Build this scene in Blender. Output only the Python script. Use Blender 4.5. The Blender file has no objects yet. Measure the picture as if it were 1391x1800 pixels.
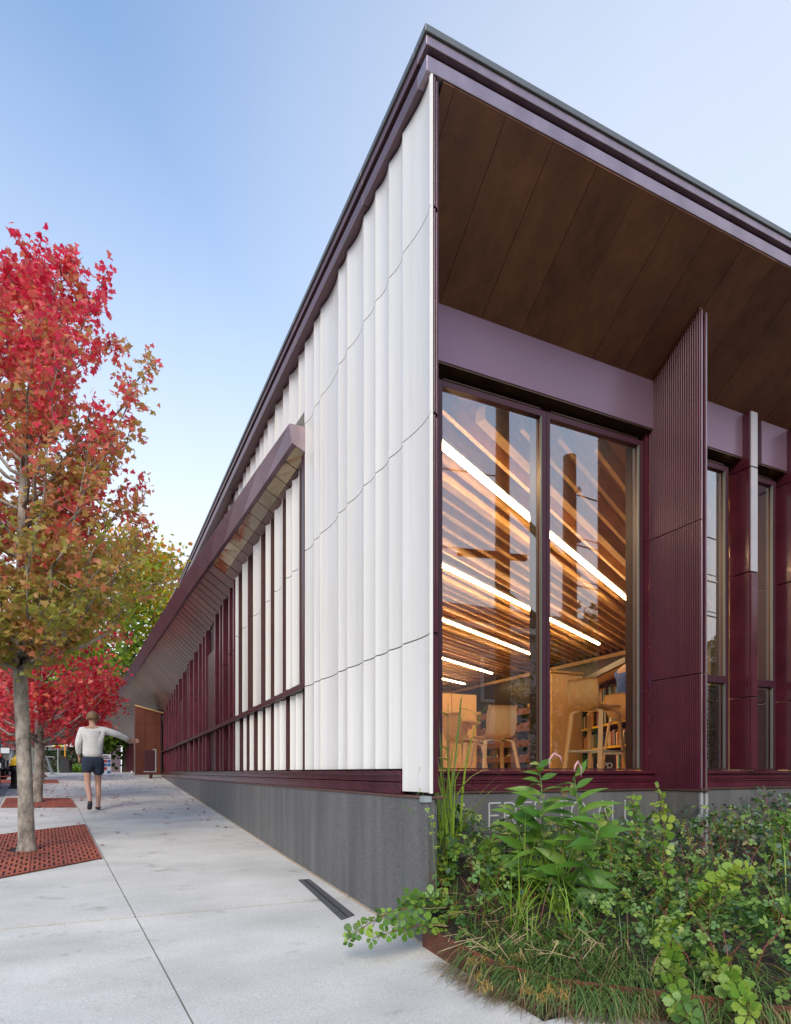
import bpy, bmesh, math, random
import numpy as np
from mathutils import Vector, Matrix, Euler

R = math.radians
scene = bpy.context.scene
COL = scene.collection

# ------------------------------------------------------------------ camera
EYE = (-1.789, -3.328, 1.05)
YAW = 25.04
FPX, WPX, HPX, HORIZON = 1093.0, 1391.0, 1800.0, 1357.0
cam_d = bpy.data.cameras.new('camera')
cam = bpy.data.objects.new('camera', cam_d)
COL.objects.link(cam)
cam.location = EYE
cam.rotation_euler = (R(90), 0, R(-YAW))
cam_d.sensor_fit = 'HORIZONTAL'
cam_d.sensor_width = 36
cam_d.lens = 36 * FPX / WPX
cam_d.shift_y = (HORIZON - HPX / 2) / WPX
cam_d.clip_start = 0.05
cam_d.clip_end = 600
scene.camera = cam

# ------------------------------------------------------------------ sky and sun
SUN_EL, SUN_AZ = 36.0, 210.0      # elevation; compass bearing, 0 = +Y, clockwise
world = bpy.data.worlds.new('World')
scene.world = world
world.use_nodes = True
wn, wl = world.node_tree.nodes, world.node_tree.links
bg = wn['Background']
sky = wn.new('ShaderNodeTexSky')
sky.sky_type = 'NISHITA'
sky.sun_disc = False
sky.sun_elevation = R(SUN_EL)
sky.sun_rotation = R(SUN_AZ)
sky.altitude = 50
sky.air_density = 1.0
sky.dust_density = 0.6
sky.ozone_density = 1.15
# white blended in to pale the sky and neutralise its light, denser low down and towards the east (+X)
wt = wn.new('ShaderNodeTexCoord')
dt = wn.new('ShaderNodeVectorMath'); dt.operation = 'DOT_PRODUCT'; dt.inputs[1].default_value = (.966, .259, 0)
wl.new(wt.outputs['Generated'], dt.inputs[0])
m1 = wn.new('ShaderNodeMapRange'); m1.interpolation_type = 'SMOOTHSTEP'
m1.inputs[1].default_value = .02; m1.inputs[2].default_value = .80; m1.inputs[3].default_value = .0; m1.inputs[4].default_value = .60
wl.new(dt.outputs['Value'], m1.inputs[0])
sx = wn.new('ShaderNodeSeparateXYZ'); wl.new(wt.outputs['Generated'], sx.inputs[0])
m2 = wn.new('ShaderNodeMapRange'); m2.inputs[1].default_value = .80; m2.inputs[2].default_value = .24
wl.new(sx.outputs[2], m2.inputs[0])
pw = wn.new('ShaderNodeMath'); pw.operation = 'POWER'; pw.inputs[1].default_value = 1.35
wl.new(m2.outputs[0], pw.inputs[0])
ad = wn.new('ShaderNodeMath'); ad.operation = 'MAXIMUM'
wl.new(m1.outputs[0], ad.inputs[0]); wl.new(pw.outputs[0], ad.inputs[1])
nz_ = wn.new('ShaderNodeTexNoise'); nz_.inputs['Scale'].default_value = 2.0; nz_.inputs['Detail'].default_value = 4
wl.new(wt.outputs['Generated'], nz_.inputs['Vector'])
ma = wn.new('ShaderNodeMath'); ma.operation = 'MULTIPLY_ADD'; ma.inputs[1].default_value = .16; ma.inputs[2].default_value = -.06
wl.new(nz_.outputs['Fac'], ma.inputs[0])
a2 = wn.new('ShaderNodeMath'); a2.operation = 'ADD'; a2.use_clamp = True
wl.new(ad.outputs[0], a2.inputs[0]); wl.new(ma.outputs[0], a2.inputs[1])
vm = wn.new('ShaderNodeMix'); vm.data_type = 'RGBA'
wl.new(a2.outputs[0], vm.inputs[0]); tn = wn.new('ShaderNodeMix'); tn.data_type = 'RGBA'; tn.blend_type = 'MULTIPLY'; tn.inputs[0].default_value = 1; tn.inputs[7].default_value = (.84, .95, .98, 1)
wl.new(sky.outputs[0], tn.inputs[6]); wl.new(tn.outputs[2], vm.inputs[6]); vm.inputs[7].default_value = (2.95, 3.0, 3.16, 1)
wl.new(vm.outputs[2], bg.inputs[0])
bg.inputs[1].default_value = 0.15
sun_d = bpy.data.lights.new('sun', 'SUN')
sun_d.energy = 1.05
sun_d.angle = R(28)
sun_d.color = (1.0, 0.88, 0.72)
sun = bpy.data.objects.new('sun', sun_d)
COL.objects.link(sun)
az = R(SUN_AZ)
sdir = Vector((math.sin(az) * math.cos(R(SUN_EL)), math.cos(az) * math.cos(R(SUN_EL)), math.sin(R(SUN_EL))))
sun.rotation_euler = (-sdir).to_track_quat('-Z', 'Y').to_euler()
sun.location = (0, 0, 30)
vs = scene.view_settings
vs.view_transform = 'Standard'
vs.look = 'None'
vs.gamma = 1
vs.use_curve_mapping = False
vs.exposure = 1.27
scene.render.engine = 'CYCLES'
cy = scene.cycles
cy.use_denoising = True
cy.max_bounces = 9
cy.diffuse_bounces = 4
cy.glossy_bounces = 4
cy.transmission_bounces = 4
cy.transparent_max_bounces = 12
cy.caustics_reflective = False
cy.caustics_refractive = False
cy.sample_clamp_indirect = 6

# ------------------------------------------------------------------ helpers
_cs, _ss = math.cos(R(YAW)), math.sin(R(YAW))


def ray(px, py):
    r = (px - 695.5) / FPX
    return (_ss + _cs * r, _cs - _ss * r, -(py - HORIZON) / FPX)


def pt(px, py, t):
    d = ray(px, py)
    return Vector((EYE[0] + d[0] * t, EYE[1] + d[1] * t, EYE[2] + d[2] * t))


def on_left(px, py, x=0.0):
    d = ray(px, py)
    return pt(px, py, (x - EYE[0]) / d[0])


def on_right(px, py, y=0.95):
    d = ray(px, py)
    return pt(px, py, (y - EYE[1]) / d[1])


def gz(x, y):
    z = .0427 * y if y < 3 else .128 + .0462 * (y - 3)
    return min(z, .96 + .0015 * min(max(y, 0), 40))


def on_ground(px, py):
    t = .5
    while t < 120:
        p = pt(px, py, t)
        if p.z < gz(p.x, p.y):
            return p
        t += .01
    return p


def lerp(a, b, t):
    return a + (b - a) * t


def interp(pts, u):
    if u <= pts[0][0]:
        return pts[0][1]
    for (a, va), (b, vb) in zip(pts, pts[1:]):
        if u <= b:
            return va + (vb - va) * (u - a) / (b - a)
    (a, va), (b, vb) = pts[-2], pts[-1]
    return vb + (vb - va) / (b - a) * (u - b)


class MB:
    def __init__(s):
        s.v, s.f = [], []

    def quad(s, *p):
        n = len(s.v)
        s.v += [tuple(q) for q in p]
        s.f.append(tuple(range(n, n + len(p))))
        return s

    def hexa(s, p):            # 4 bottom (ccw), 4 top
        n = len(s.v)
        s.v += [tuple(q) for q in p]
        for f in ((3, 2, 1, 0), (4, 5, 6, 7), (0, 1, 5, 4), (1, 2, 6, 5), (2, 3, 7, 6), (3, 0, 4, 7)):
            s.f.append(tuple(n + i for i in f))
        return s

    def box(s, x0, x1, y0, y1, z0, z1):
        return s.hexa([(x0, y0, z0), (x1, y0, z0), (x1, y1, z0), (x0, y1, z0), (x0, y0, z1), (x1, y0, z1), (x1, y1, z1), (x0, y1, z1)])

    def obox(s, c, ax, half):   # oriented box; ax = 3 unit vectors
        c = Vector(c)
        X, Y, Z = [Vector(a) * h for a, h in zip(ax, half)]
        return s.hexa([c - X - Y - Z, c + X - Y - Z, c + X + Y - Z, c - X + Y - Z, c - X - Y + Z, c + X - Y + Z, c + X + Y + Z, c - X + Y + Z])

    def bar(s, a, b, w, h, up=(0, 0, 1)):
        a, b = Vector(a), Vector(b)
        d = (b - a)
        L = d.length
        d.normalize()
        side = d.cross(Vector(up))
        if side.length < 1e-4:
            side = d.cross(Vector((1, 0, 0)))
        side.normalize()
        u = side.cross(d)
        return s.obox((a + b) / 2, (d, side, u), (L / 2, w / 2, h / 2))

    def prism(s, poly, z0, z1):
        n = len(s.v)
        k = len(poly)
        s.v += [(p[0], p[1], z0) for p in poly] + [(p[0], p[1], z1) for p in poly]
        s.f.append(tuple(range(n + k - 1, n - 1, -1)))
        s.f.append(tuple(range(n + k, n + 2 * k)))
        for i in range(k):
            j = (i + 1) % k
            s.f.append((n + i, n + j, n + k + j, n + k + i))
        return s

    def loft(s, rings, cap=True, closed=True):
        n = len(s.v)
        k = len(rings[0])
        for r in rings:
            s.v += [tuple(p) for p in r]
        for a in range(len(rings) - 1):
            for i in range(k if closed else k - 1):
                j = (i + 1) % k
                s.f.append((n + a * k + i, n + a * k + j, n + (a + 1) * k + j, n + (a + 1) * k + i))
        if cap and closed:
            s.f.append(tuple(range(n + k - 1, n - 1, -1)))
            m = n + (len(rings) - 1) * k
            s.f.append(tuple(range(m, m + k)))
        return s

    def tube(s, pts, rad, n=8):
        pts = [Vector(p) for p in pts]
        if not hasattr(rad, '__len__'):
            rad = [rad] * len(pts)
        rings = []
        ref = None
        for i, p in enumerate(pts):
            d = (pts[min(i + 1, len(pts) - 1)] - pts[max(i - 1, 0)])
            if d.length < 1e-7:
                d = Vector((0, 0, 1))
            d.normalize()
            if ref is None:
                ref = d.cross(Vector((0, 1, 0)))
                if ref.length < .1:
                    ref = d.cross(Vector((1, 0, 0)))
            ref = (ref - d * ref.dot(d)).normalized()
            b = d.cross(ref)
            rings.append([p + (ref * math.cos(2 * math.pi * k / n) + b * math.sin(2 * math.pi * k / n)) * rad[i] for k in range(n)])
        return s.loft(rings)

    def lathe(s, prof, c=(0, 0, 0), n=20):
        rings = [[(c[0] + r * math.cos(2 * math.pi * k / n), c[1] + r * math.sin(2 * math.pi * k / n), c[2] + z) for k in range(n)] for r, z in prof]
        return s.loft(rings)

    def xform(s, mtx):
        s.v = [tuple(mtx @ Vector(p)) for p in s.v]
        return s

    def mesh(s, name, mat, smooth=False):
        me = bpy.data.meshes.new(name)
        me.from_pydata(s.v, [], s.f)
        if mat:
            me.materials.append(mat)
        if smooth:
            me.polygons.foreach_set('use_smooth', [True] * len(me.polygons))
        me.update()
        return me


def put(name, data, parent=None, loc=None, rot=None, scale=None, kind=None, label=None):
    o = bpy.data.objects.new(name, data)
    COL.objects.link(o)
    if parent:
        o.parent = parent
    if loc is not None:
        o.location = loc
    if rot is not None:
        o.rotation_euler = rot
    if scale is not None:
        o.scale = scale if hasattr(scale, '__len__') else (scale,) * 3
    if kind:
        o['kind'] = kind
    if label:
        o['label'] = label
    return o


def bevel(o, w, seg=2, ang=40):
    m = o.modifiers.new('bevel', 'BEVEL')
    m.width = w
    m.segments = seg
    m.limit_method = 'ANGLE'
    m.angle_limit = R(ang)
    return o


def build(name, mb, mat, parent=None, smooth=False, kind=None, label=None, bev=0, **k):
    o = put(name, mb.mesh(name, mat, smooth), parent, kind=kind, label=label, **k)
    if bev:
        bevel(o, bev)
    return o


def thing(name, label, cat, loc=(0, 0, 0), rz=0, group=None):
    o = bpy.data.objects.new(name, None)
    o.empty_display_size = .2
    COL.objects.link(o)
    o.location = loc
    o.rotation_euler = (0, 0, rz)
    return tag(o, label, cat, group)


def tag(o, label, cat, group=None):
    o['label'] = label
    o['category'] = cat
    if group:
        o['group'] = group
    return o


def struct(name, mb, mat, parent=None, smooth=False):
    return build(name, mb, mat, parent, smooth, kind='structure')


def copy_tree(o, parent=None):
    c = o.copy()
    COL.objects.link(c)
    if parent:
        c.parent = parent
    for ch in list(o.children):
        copy_tree(ch, c)
    return c


def text_mesh(body, size, name, mat, depth=.002):
    cu = bpy.data.curves.new(name, 'FONT')
    cu.body = body
    cu.size = size
    cu.extrude = depth
    cu.align_x = 'CENTER'
    cu.align_y = 'CENTER'
    o = bpy.data.objects.new(name, cu)
    COL.objects.link(o)
    dg = bpy.context.evaluated_depsgraph_get()
    me = bpy.data.meshes.new_from_object(o.evaluated_get(dg))
    bpy.data.objects.remove(o)
    me.materials.clear()
    me.materials.append(mat)
    return me


# ------------------------------------------------------------------ materials
def new_mat(name):
    m = bpy.data.materials.new(name)
    m.use_nodes = True
    nt = m.node_tree
    return m, nt.nodes, nt.links, nt.nodes['Principled BSDF']


def mat(name, col, rough=.5, metal=0.0, var=.15, scale=6.0, detail=5, col2=None, bump=0.0, bscale=None, rvar=0.0, stretch=None, spec=.5, coat=0.0, isl=0.0, objr=0.0, nrough=.62):
    """Principled with noise-driven colour variation, optional bump, per-island or per-object brightness."""
    m, n, l, b = new_mat(name)
    tc = n.new('ShaderNodeTexCoord')
    mp = n.new('ShaderNodeMapping')
    l.new(tc.outputs['Object'], mp.inputs[0])
    if stretch:
        mp.inputs['Scale'].default_value = stretch
    nz = n.new('ShaderNodeTexNoise')
    nz.inputs['Scale'].default_value = scale
    nz.inputs['Detail'].default_value = detail
    nz.inputs['Roughness'].default_value = nrough
    l.new(mp.outputs[0], nz.inputs['Vector'])
    rp = n.new('ShaderNodeValToRGB')
    c2 = col2 or tuple(c * (1 - var) for c in col)
    c1 = col if col2 else tuple(min(1, c * (1 + var)) for c in col)
    rp.color_ramp.elements[0].position = .32
    rp.color_ramp.elements[1].position = .68
    rp.color_ramp.elements[0].color = (*c2, 1)
    rp.color_ramp.elements[1].color = (*c1, 1)
    l.new(nz.outputs['Fac'], rp.inputs[0])
    out = rp.outputs[0]
    if isl or objr:
        src = n.new('ShaderNodeNewGeometry').outputs['Random Per Island'] if isl else n.new('ShaderNodeObjectInfo').outputs['Random']
        amt = isl or objr
        mr = n.new('ShaderNodeMapRange')
        mr.inputs[3].default_value = 1 - amt
        mr.inputs[4].default_value = 1 + amt
        l.new(src, mr.inputs[0])
        mx = n.new('ShaderNodeVectorMath')
        mx.operation = 'SCALE'
        l.new(out, mx.inputs[0])
        l.new(mr.outputs[0], mx.inputs['Scale'])
        out = mx.outputs[0]
    l.new(out, b.inputs['Base Color'])
    b.inputs['Roughness'].default_value = rough
    b.inputs['Metallic'].default_value = metal
    b.inputs['Specular IOR Level'].default_value = spec
    b.inputs['Coat Weight'].default_value = coat
    if rvar:
        mr = n.new('ShaderNodeMapRange')
        mr.inputs[3].default_value = max(.02, rough - rvar)
        mr.inputs[4].default_value = min(1, rough + rvar)
        l.new(nz.outputs['Fac'], mr.inputs[0])
        l.new(mr.outputs[0], b.inputs['Roughness'])
    if bump:
        nb = n.new('ShaderNodeTexNoise')
        nb.inputs['Scale'].default_value = bscale or scale * 6
        nb.inputs['Detail'].default_value = 3
        l.new(mp.outputs[0], nb.inputs['Vector'])
        bp = n.new('ShaderNodeBump')
        bp.inputs['Strength'].default_value = bump
        bp.inputs['Distance'].default_value = .01
        l.new(nb.outputs['Fac'], bp.inputs['Height'])
        l.new(bp.outputs[0], b.inputs['Normal'])
    return m


def leaf_mat(name, stops, by='island', trans=.35, rough=.45, zr=None, noise=0.25):
    """Leaf colour picked per island (or per object), optionally shifted along height; translucent."""
    m, n, l, b = new_mat(name)
    if by == 'island':
        rnd = n.new('ShaderNodeNewGeometry').outputs['Random Per Island']
    else:
        rnd = n.new('ShaderNodeObjectInfo').outputs['Random']
    val = rnd
    if zr:
        tc = n.new('ShaderNodeTexCoord')
        sp = n.new('ShaderNodeSeparateXYZ')
        l.new(tc.outputs['Object'], sp.inputs[0])
        mr = n.new('ShaderNodeMapRange')
        mr.inputs[1].default_value, mr.inputs[2].default_value = zr
        l.new(sp.outputs[2], mr.inputs[0])
        nz = n.new('ShaderNodeTexNoise')
        nz.inputs['Scale'].default_value = 1.6
        nz.inputs['Detail'].default_value = 3
        l.new(tc.outputs['Object'], nz.inputs['Vector'])
        # height*.6 + noise*(.5) + random*.2 - offset
        a = n.new('ShaderNodeMath'); a.operation = 'MULTIPLY_ADD'
        l.new(nz.outputs['Fac'], a.inputs[0]); a.inputs[1].default_value = noise * 2; a.inputs[2].default_value = -noise
        c = n.new('ShaderNodeMath'); c.operation = 'ADD'
        l.new(mr.outputs[0], c.inputs[0]); l.new(a.outputs[0], c.inputs[1])
        d = n.new('ShaderNodeMath'); d.operation = 'MULTIPLY_ADD'
        l.new(rnd, d.inputs[0]); d.inputs[1].default_value = .5
        e = n.new('ShaderNodeMath'); e.operation = 'SUBTRACT'
        l.new(c.outputs[0], e.inputs[0]); e.inputs[1].default_value = .25
        l.new(e.outputs[0], d.inputs[2])
        val = d.outputs[0]
    rp = n.new('ShaderNodeValToRGB')
    el = rp.color_ramp.elements
    while len(el) < len(stops):
        el.new(.5)
    for e_, (p, c) in zip(el, stops):
        e_.position = p
        e_.color = (*c, 1)
    l.new(val, rp.inputs[0])
    l.new(rp.outputs[0], b.inputs['Base Color'])
    b.inputs['Roughness'].default_value = rough
    tr = n.new('ShaderNodeBsdfTranslucent')
    l.new(rp.outputs[0], tr.inputs[0])
    mx = n.new('ShaderNodeMixShader')
    mx.inputs[0].default_value = trans
    l.new(b.outputs[0], mx.inputs[1])
    l.new(tr.outputs[0], mx.inputs[2])
    l.new(mx.outputs[0], n['Material Output'].inputs[0])
    return m


def emit(name, col, s):
    m, n, l, b = new_mat(name)
    b.inputs['Base Color'].default_value = (*col, 1)
    b.inputs['Emission Color'].default_value = (*col, 1)
    b.inputs['Emission Strength'].default_value = s
    return m


def glass_mat(name, tint, refl=1.0, ior=1.5):
    m, n, l, b = new_mat(name)
    n.remove(b)
    tr = n.new('ShaderNodeBsdfTransparent')
    tr.inputs[0].default_value = (*tint, 1)
    gl = n.new('ShaderNodeBsdfGlossy')
    gl.inputs['Roughness'].default_value = .003
    gl.inputs['Color'].default_value = (1, 1, 1, 1)
    fr = n.new('ShaderNodeFresnel')
    fr.inputs[0].default_value = ior
    mu = n.new('ShaderNodeMath')
    mu.operation = 'MULTIPLY'
    mu.inputs[1].default_value = refl
    mu.use_clamp = True
    ge = n.new('ShaderNodeNewGeometry')
    fm = n.new('ShaderNodeMath')
    fm.operation = 'SUBTRACT'
    fm.use_clamp = True
    l.new(fr.outputs[0], fm.inputs[0])
    l.new(ge.outputs['Backfacing'], fm.inputs[1])
    l.new(fm.outputs[0], mu.inputs[0])
    mx = n.new('ShaderNodeMixShader')
    l.new(mu.outputs[0], mx.inputs[0])
    l.new(tr.outputs[0], mx.inputs[1])
    l.new(gl.outputs[0], mx.inputs[2])
    l.new(mx.outputs[0], n['Material Output'].inputs[0])
    return m


def concrete_mat(name, col, groove=False):
    m, n, l, b = new_mat(name)
    tc = n.new('ShaderNodeTexCoord')
    big = n.new('ShaderNodeTexNoise'); big.inputs['Scale'].default_value = 1.1; big.inputs['Detail'].default_value = 6
    mp = n.new('ShaderNodeMapping'); mp.inputs['Scale'].default_value = (1.0, 1.7, 1); mp.inputs['Rotation'].default_value = (0, 0, R(12))
    l.new(tc.outputs['Object'], mp.inputs[0]); l.new(mp.outputs[0], big.inputs['Vector'])
    fine = n.new('ShaderNodeTexNoise'); fine.inputs['Scale'].default_value = 95; fine.inputs['Detail'].default_value = 2
    l.new(tc.outputs['Object'], fine.inputs['Vector'])
    spot = n.new('ShaderNodeTexNoise'); spot.inputs['Scale'].default_value = 3.4; spot.inputs['Detail'].default_value = 8; spot.inputs['Roughness'].default_value = .7
    l.new(tc.outputs['Object'], spot.inputs['Vector'])
    r1 = n.new('ShaderNodeValToRGB')
    r1.color_ramp.elements[0].position = .3; r1.color_ramp.elements[1].position = .7
    r1.color_ramp.elements[0].color = (*[c * .76 for c in col], 1); r1.color_ramp.elements[1].color = (*[c * 1.06 for c in col], 1)
    l.new(big.outputs['Fac'], r1.inputs[0])
    r2 = n.new('ShaderNodeValToRGB')
    r2.color_ramp.elements[0].position = .3; r2.color_ramp.elements[1].position = .7
    r2.color_ramp.elements[0].color = (.84, .84, .84, 1); r2.color_ramp.elements[1].color = (1.10, 1.10, 1.10, 1)
    l.new(fine.outputs['Fac'], r2.inputs[0])
    r3 = n.new('ShaderNodeValToRGB')
    r3.color_ramp.elements[0].position = .26; r3.color_ramp.elements[1].position = .42
    r3.color_ramp.elements[0].color = (.55, .53, .49, 1); r3.color_ramp.elements[1].color = (1, 1, 1, 1)
    l.new(spot.outputs['Fac'], r3.inputs[0])
    x = n.new('ShaderNodeMix'); x.data_type = 'RGBA'; x.blend_type = 'MULTIPLY'; x.inputs[0].default_value = 1
    l.new(r1.outputs[0], x.inputs[6]); l.new(r2.outputs[0], x.inputs[7])
    y = n.new('ShaderNodeMix'); y.data_type = 'RGBA'; y.blend_type = 'MULTIPLY'; y.inputs[0].default_value = 1
    l.new(x.outputs[2], y.inputs[6]); l.new(r3.outputs[0], y.inputs[7])
    l.new(y.outputs[2], b.inputs['Base Color'])
    b.inputs['Roughness'].default_value = .8
    bp = n.new('ShaderNodeBump'); bp.inputs['Strength'].default_value = .25; bp.inputs['Distance'].default_value = .004
    l.new(fine.outputs['Fac'], bp.inputs['Height']); l.new(bp.outputs[0], b.inputs['Normal'])
    return m


def granite_mat():
    m, n, l, b = new_mat('granite')
    tc = n.new('ShaderNodeTexCoord')
    sp = n.new('ShaderNodeTexNoise'); sp.inputs['Scale'].default_value = 130; sp.inputs['Detail'].default_value = 3; sp.inputs['Roughness'].default_value = .8
    l.new(tc.outputs['Object'], sp.inputs['Vector'])
    mp = n.new('ShaderNodeMapping'); mp.inputs['Scale'].default_value = (5, 5, .35)
    st = n.new('ShaderNodeTexNoise'); st.inputs['Scale'].default_value = 1.4; st.inputs['Detail'].default_value = 5
    l.new(tc.outputs['Object'], mp.inputs[0]); l.new(mp.outputs[0], st.inputs['Vector'])
    r = n.new('ShaderNodeValToRGB')
    r.color_ramp.elements[0].position = .35; r.color_ramp.elements[1].position = .68
    r.color_ramp.elements[0].color = (.062, .062, .064, 1); r.color_ramp.elements[1].color = (.205, .205, .205, 1)
    l.new(sp.outputs['Fac'], r.inputs[0])
    r2 = n.new('ShaderNodeValToRGB')
    r2.color_ramp.elements[0].position = .35; r2.color_ramp.elements[1].position = .7
    r2.color_ramp.elements[0].color = (.78, .78, .8, 1); r2.color_ramp.elements[1].color = (1.2, 1.18, 1.15, 1)
    l.new(st.outputs['Fac'], r2.inputs[0])
    x = n.new('ShaderNodeMix'); x.data_type = 'RGBA'; x.blend_type = 'MULTIPLY'; x.inputs[0].default_value = 1
    l.new(r.outputs[0], x.inputs[6]); l.new(r2.outputs[0], x.inputs[7])
    l.new(x.outputs[2], b.inputs['Base Color'])
    b.inputs['Roughness'].default_value = .6
    bp = n.new('ShaderNodeBump'); bp.inputs['Strength'].default_value = .15; bp.inputs['Distance'].default_value = .002
    l.new(sp.outputs['Fac'], bp.inputs['Height']); l.new(bp.outputs[0], b.inputs['Normal'])
    return m


M = {}
M['white'] = mat('white_terracotta', (.84, .82, .78), .34, var=.05, scale=1.6, stretch=(6, 6, .35), objr=.035, bump=.05, bscale=90)
M['burg'] = mat('burgundy_glaze', (.078, .014, .026), .2, var=.22, scale=3, bump=.08, bscale=28, coat=.12, rvar=.05)
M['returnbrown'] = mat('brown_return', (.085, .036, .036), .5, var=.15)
M['burglight'] = mat('burgundy_fin_glaze', (.125, .030, .046), .24, var=.2, scale=3)
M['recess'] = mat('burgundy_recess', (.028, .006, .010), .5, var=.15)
M['skysheen'] = mat('painted_sky_sheen', (.40, .38, .41), .3, var=.05)  # reflected sky on burgundy glaze, put into the base colour
M['burgfin'] = mat('burgundy_ribbed_glaze', (.075, .012, .026), .33, var=.15, scale=3, spec=.28, bump=.04, bscale=40)
M['burgdull'] = mat('burgundy_paint', (.050, .010, .017), .34, var=.12, scale=2)
M['fascia'] = mat('plum_metal', (.20, .13, .17), .28, metal=.55, var=.12, scale=1.5, rvar=.08)
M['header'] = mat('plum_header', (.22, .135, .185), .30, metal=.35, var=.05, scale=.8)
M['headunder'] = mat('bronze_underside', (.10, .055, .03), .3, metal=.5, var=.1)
M['coping'] = mat('grey_coping', (.17, .17, .16), .45, metal=.6, var=.12, scale=3)
M['band'] = mat('weathered_sheen_band', (.33, .25, .28), .36, metal=.6, var=.2, scale=5, stretch=(1, 1, .4), rvar=.1)  # base colour lightened for the sky reflected on the right roof edge
M['banddim'] = mat('dim_sheen_roof_edge', (.15, .085, .10), .42, metal=.25, var=.15, scale=4, rvar=.08)  # same roof metal, darkened for the dimmer reflection along the left
M['soffit'] = mat('weathered_copper_soffit', (.29, .115, .052), .40, metal=.25, scale=2.3, detail=12, col2=(.13, .055, .034), rvar=.16, bump=.06, bscale=110, objr=.16, stretch=(1.4, .8, 1), nrough=.8)
M['brasslike'] = mat('polished_brass_lining', (.52, .42, .27), .07, metal=1.0, var=.1, scale=1.5, bump=.12, bscale=1.6)
M['canopysoff'] = mat('copper_board', (.30, .195, .16), .3, metal=.45, var=.22, scale=1.2, rvar=.08, objr=.12, bump=.04, bscale=5)
M['canopyfas'] = mat('copper_fascia', (.27, .165, .205), .36, metal=.45, scale=2.2, col2=(.17, .10, .13), rvar=.1)
M['coppervest'] = mat('warm_copper_panel', (.20, .065, .038), .38, metal=.5, scale=1.2, col2=(.13, .042, .032), rvar=.08)
M['flash'] = mat('copper_flashing', (.22, .08, .06), .45, metal=.6, scale=7, col2=(.13, .09, .08), detail=7)
M['granite'] = granite_mat()
M['letter'] = mat('cut_granite', (.42, .42, .42), .8, var=.15, scale=60)
M['caulk'] = mat('grey_sealant', (.34, .35, .36), .7, var=.15, scale=20)
M['dark'] = mat('dark_recess', (.012, .008, .010), .7, var=.1)
M['glass'] = glass_mat('window_glass', (.92, .93, .93), 5.2, 1.52)
M['innerframe'] = mat('dark_inner_frame', (.018, .006, .010), .6, var=.1)
M['silver'] = mat('aluminium_bead', (.15, .17, .16), .55, metal=.1, var=.05)
M['frame'] = mat('burgundy_frame', (.050, .011, .022), .5, metal=.0, var=.08)
M['conc'] = concrete_mat('pavement_concrete', (.625, .60, .555))
M['concjoint'] = mat('joint_dirt', (.06, .055, .05), .9, var=.3, scale=30)
M['asphalt'] = mat('asphalt', (.055, .056, .06), .85, var=.25, scale=40, bump=.3, bscale=200)
M['kerb'] = mat('granite_kerb', (.36, .36, .36), .8, var=.15, scale=30)
M['corten'] = mat('corten_steel', (.20, .058, .026), .8, scale=6, detail=9, col2=(.085, .030, .020), bump=.1, bscale=120)
M['grate'] = mat('rusted_cast_iron', (.36, .085, .040), .75, scale=4, detail=8, col2=(.19, .050, .034), bump=.15, bscale=90, objr=.12)
M['soil'] = mat('mulch_soil', (.035, .024, .017), .95, var=.5, scale=30, bump=.8, bscale=60)
M['bark'] = mat('maple_bark', (.46, .41, .35), .88, scale=10, detail=12, col2=(.085, .075, .06), stretch=(1, 1, .6), bump=1.0, bscale=42)
M['barkdark'] = mat('dark_bark', (.085, .07, .055), .9, scale=6, var=.35, bump=.4, bscale=40)
M['birch'] = mat('birch_ply', (.62, .40, .19), .38, var=.10, scale=2, stretch=(9, 9, .7))
M['wood'] = mat('cedar_slat', (.64, .37, .135), .5, var=.22, scale=1.5, stretch=(2, 2, 6), objr=.12)
M['wooddeck'] = mat('ceiling_deck', (.60, .32, .11), .7, var=.2, scale=2)
M['steel'] = mat('dark_steel_shelf', (.035, .022, .020), .4, metal=.4, var=.2)
M['perf'] = mat('brown_shelf_fascia', (.16, .060, .035), .45, var=.2, scale=9)
M['carpet'] = mat('oak_floor', (.46, .33, .21), .5, var=.2, scale=40)
M['plaster'] = mat('warm_plaster', (.62, .55, .42), .8, var=.05)
M['lamp'] = emit('linear_lamp', (1.0, .68, .34), 31)
M['lampbody'] = mat('lamp_housing', (.45, .42, .38), .4, var=.05)
M['black'] = mat('black_paint', (.014, .014, .016), .35, var=.2, scale=12)
M['yellow'] = mat('yellow_paint', (.72, .44, .015), .45, var=.12, scale=9)
M['galv'] = mat('galvanised_steel', (.38, .43, .45), .45, metal=.5, var=.15, scale=9)
M['signyel'] = mat('fluorescent_yellow', (.74, .78, .02), .5, var=.05)
M['paperwhite'] = mat('white_board', (.80, .80, .80), .5, var=.03)
M['blue'] = mat('blue_print', (.06, .17, .38), .5, var=.1)
M['redp'] = mat('red_print', (.48, .05, .05), .5, var=.1)
M['orange'] = mat('orange_print', (.75, .30, .02), .5, var=.1)
M['skin'] = mat('skin', (.52, .29, .20), .55, var=.08, scale=9)
M['shirt'] = mat('white_shirt_cloth', (.74, .73, .70), .85, var=.06, scale=9, bump=1.0, bscale=9)
M['navy'] = mat('navy_cloth', (.020, .032, .058), .85, var=.2, scale=12, bump=.15, bscale=25)
M['hair'] = mat('light_brown_hair', (.20, .115, .055), .6, var=.35, scale=40)
M['blueshirt'] = mat('blue_shirt_cloth', (.03, .10, .38), .8, var=.15, scale=10)
M['khaki'] = mat('dark_khaki_cloth', (.10, .070, .035), .85, var=.2, scale=10)
M['shoe'] = mat('dark_shoe', (.03, .03, .035), .6, var=.2)
M['cream'] = mat('cream_clapboard', (.66, .58, .45), .75, var=.06)
M['pink'] = mat('pink_clapboard', (.50, .30, .32), .75, var=.08)
M['bluegrey'] = mat('blue_clapboard', (.09, .14, .22), .75, var=.08)
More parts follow.
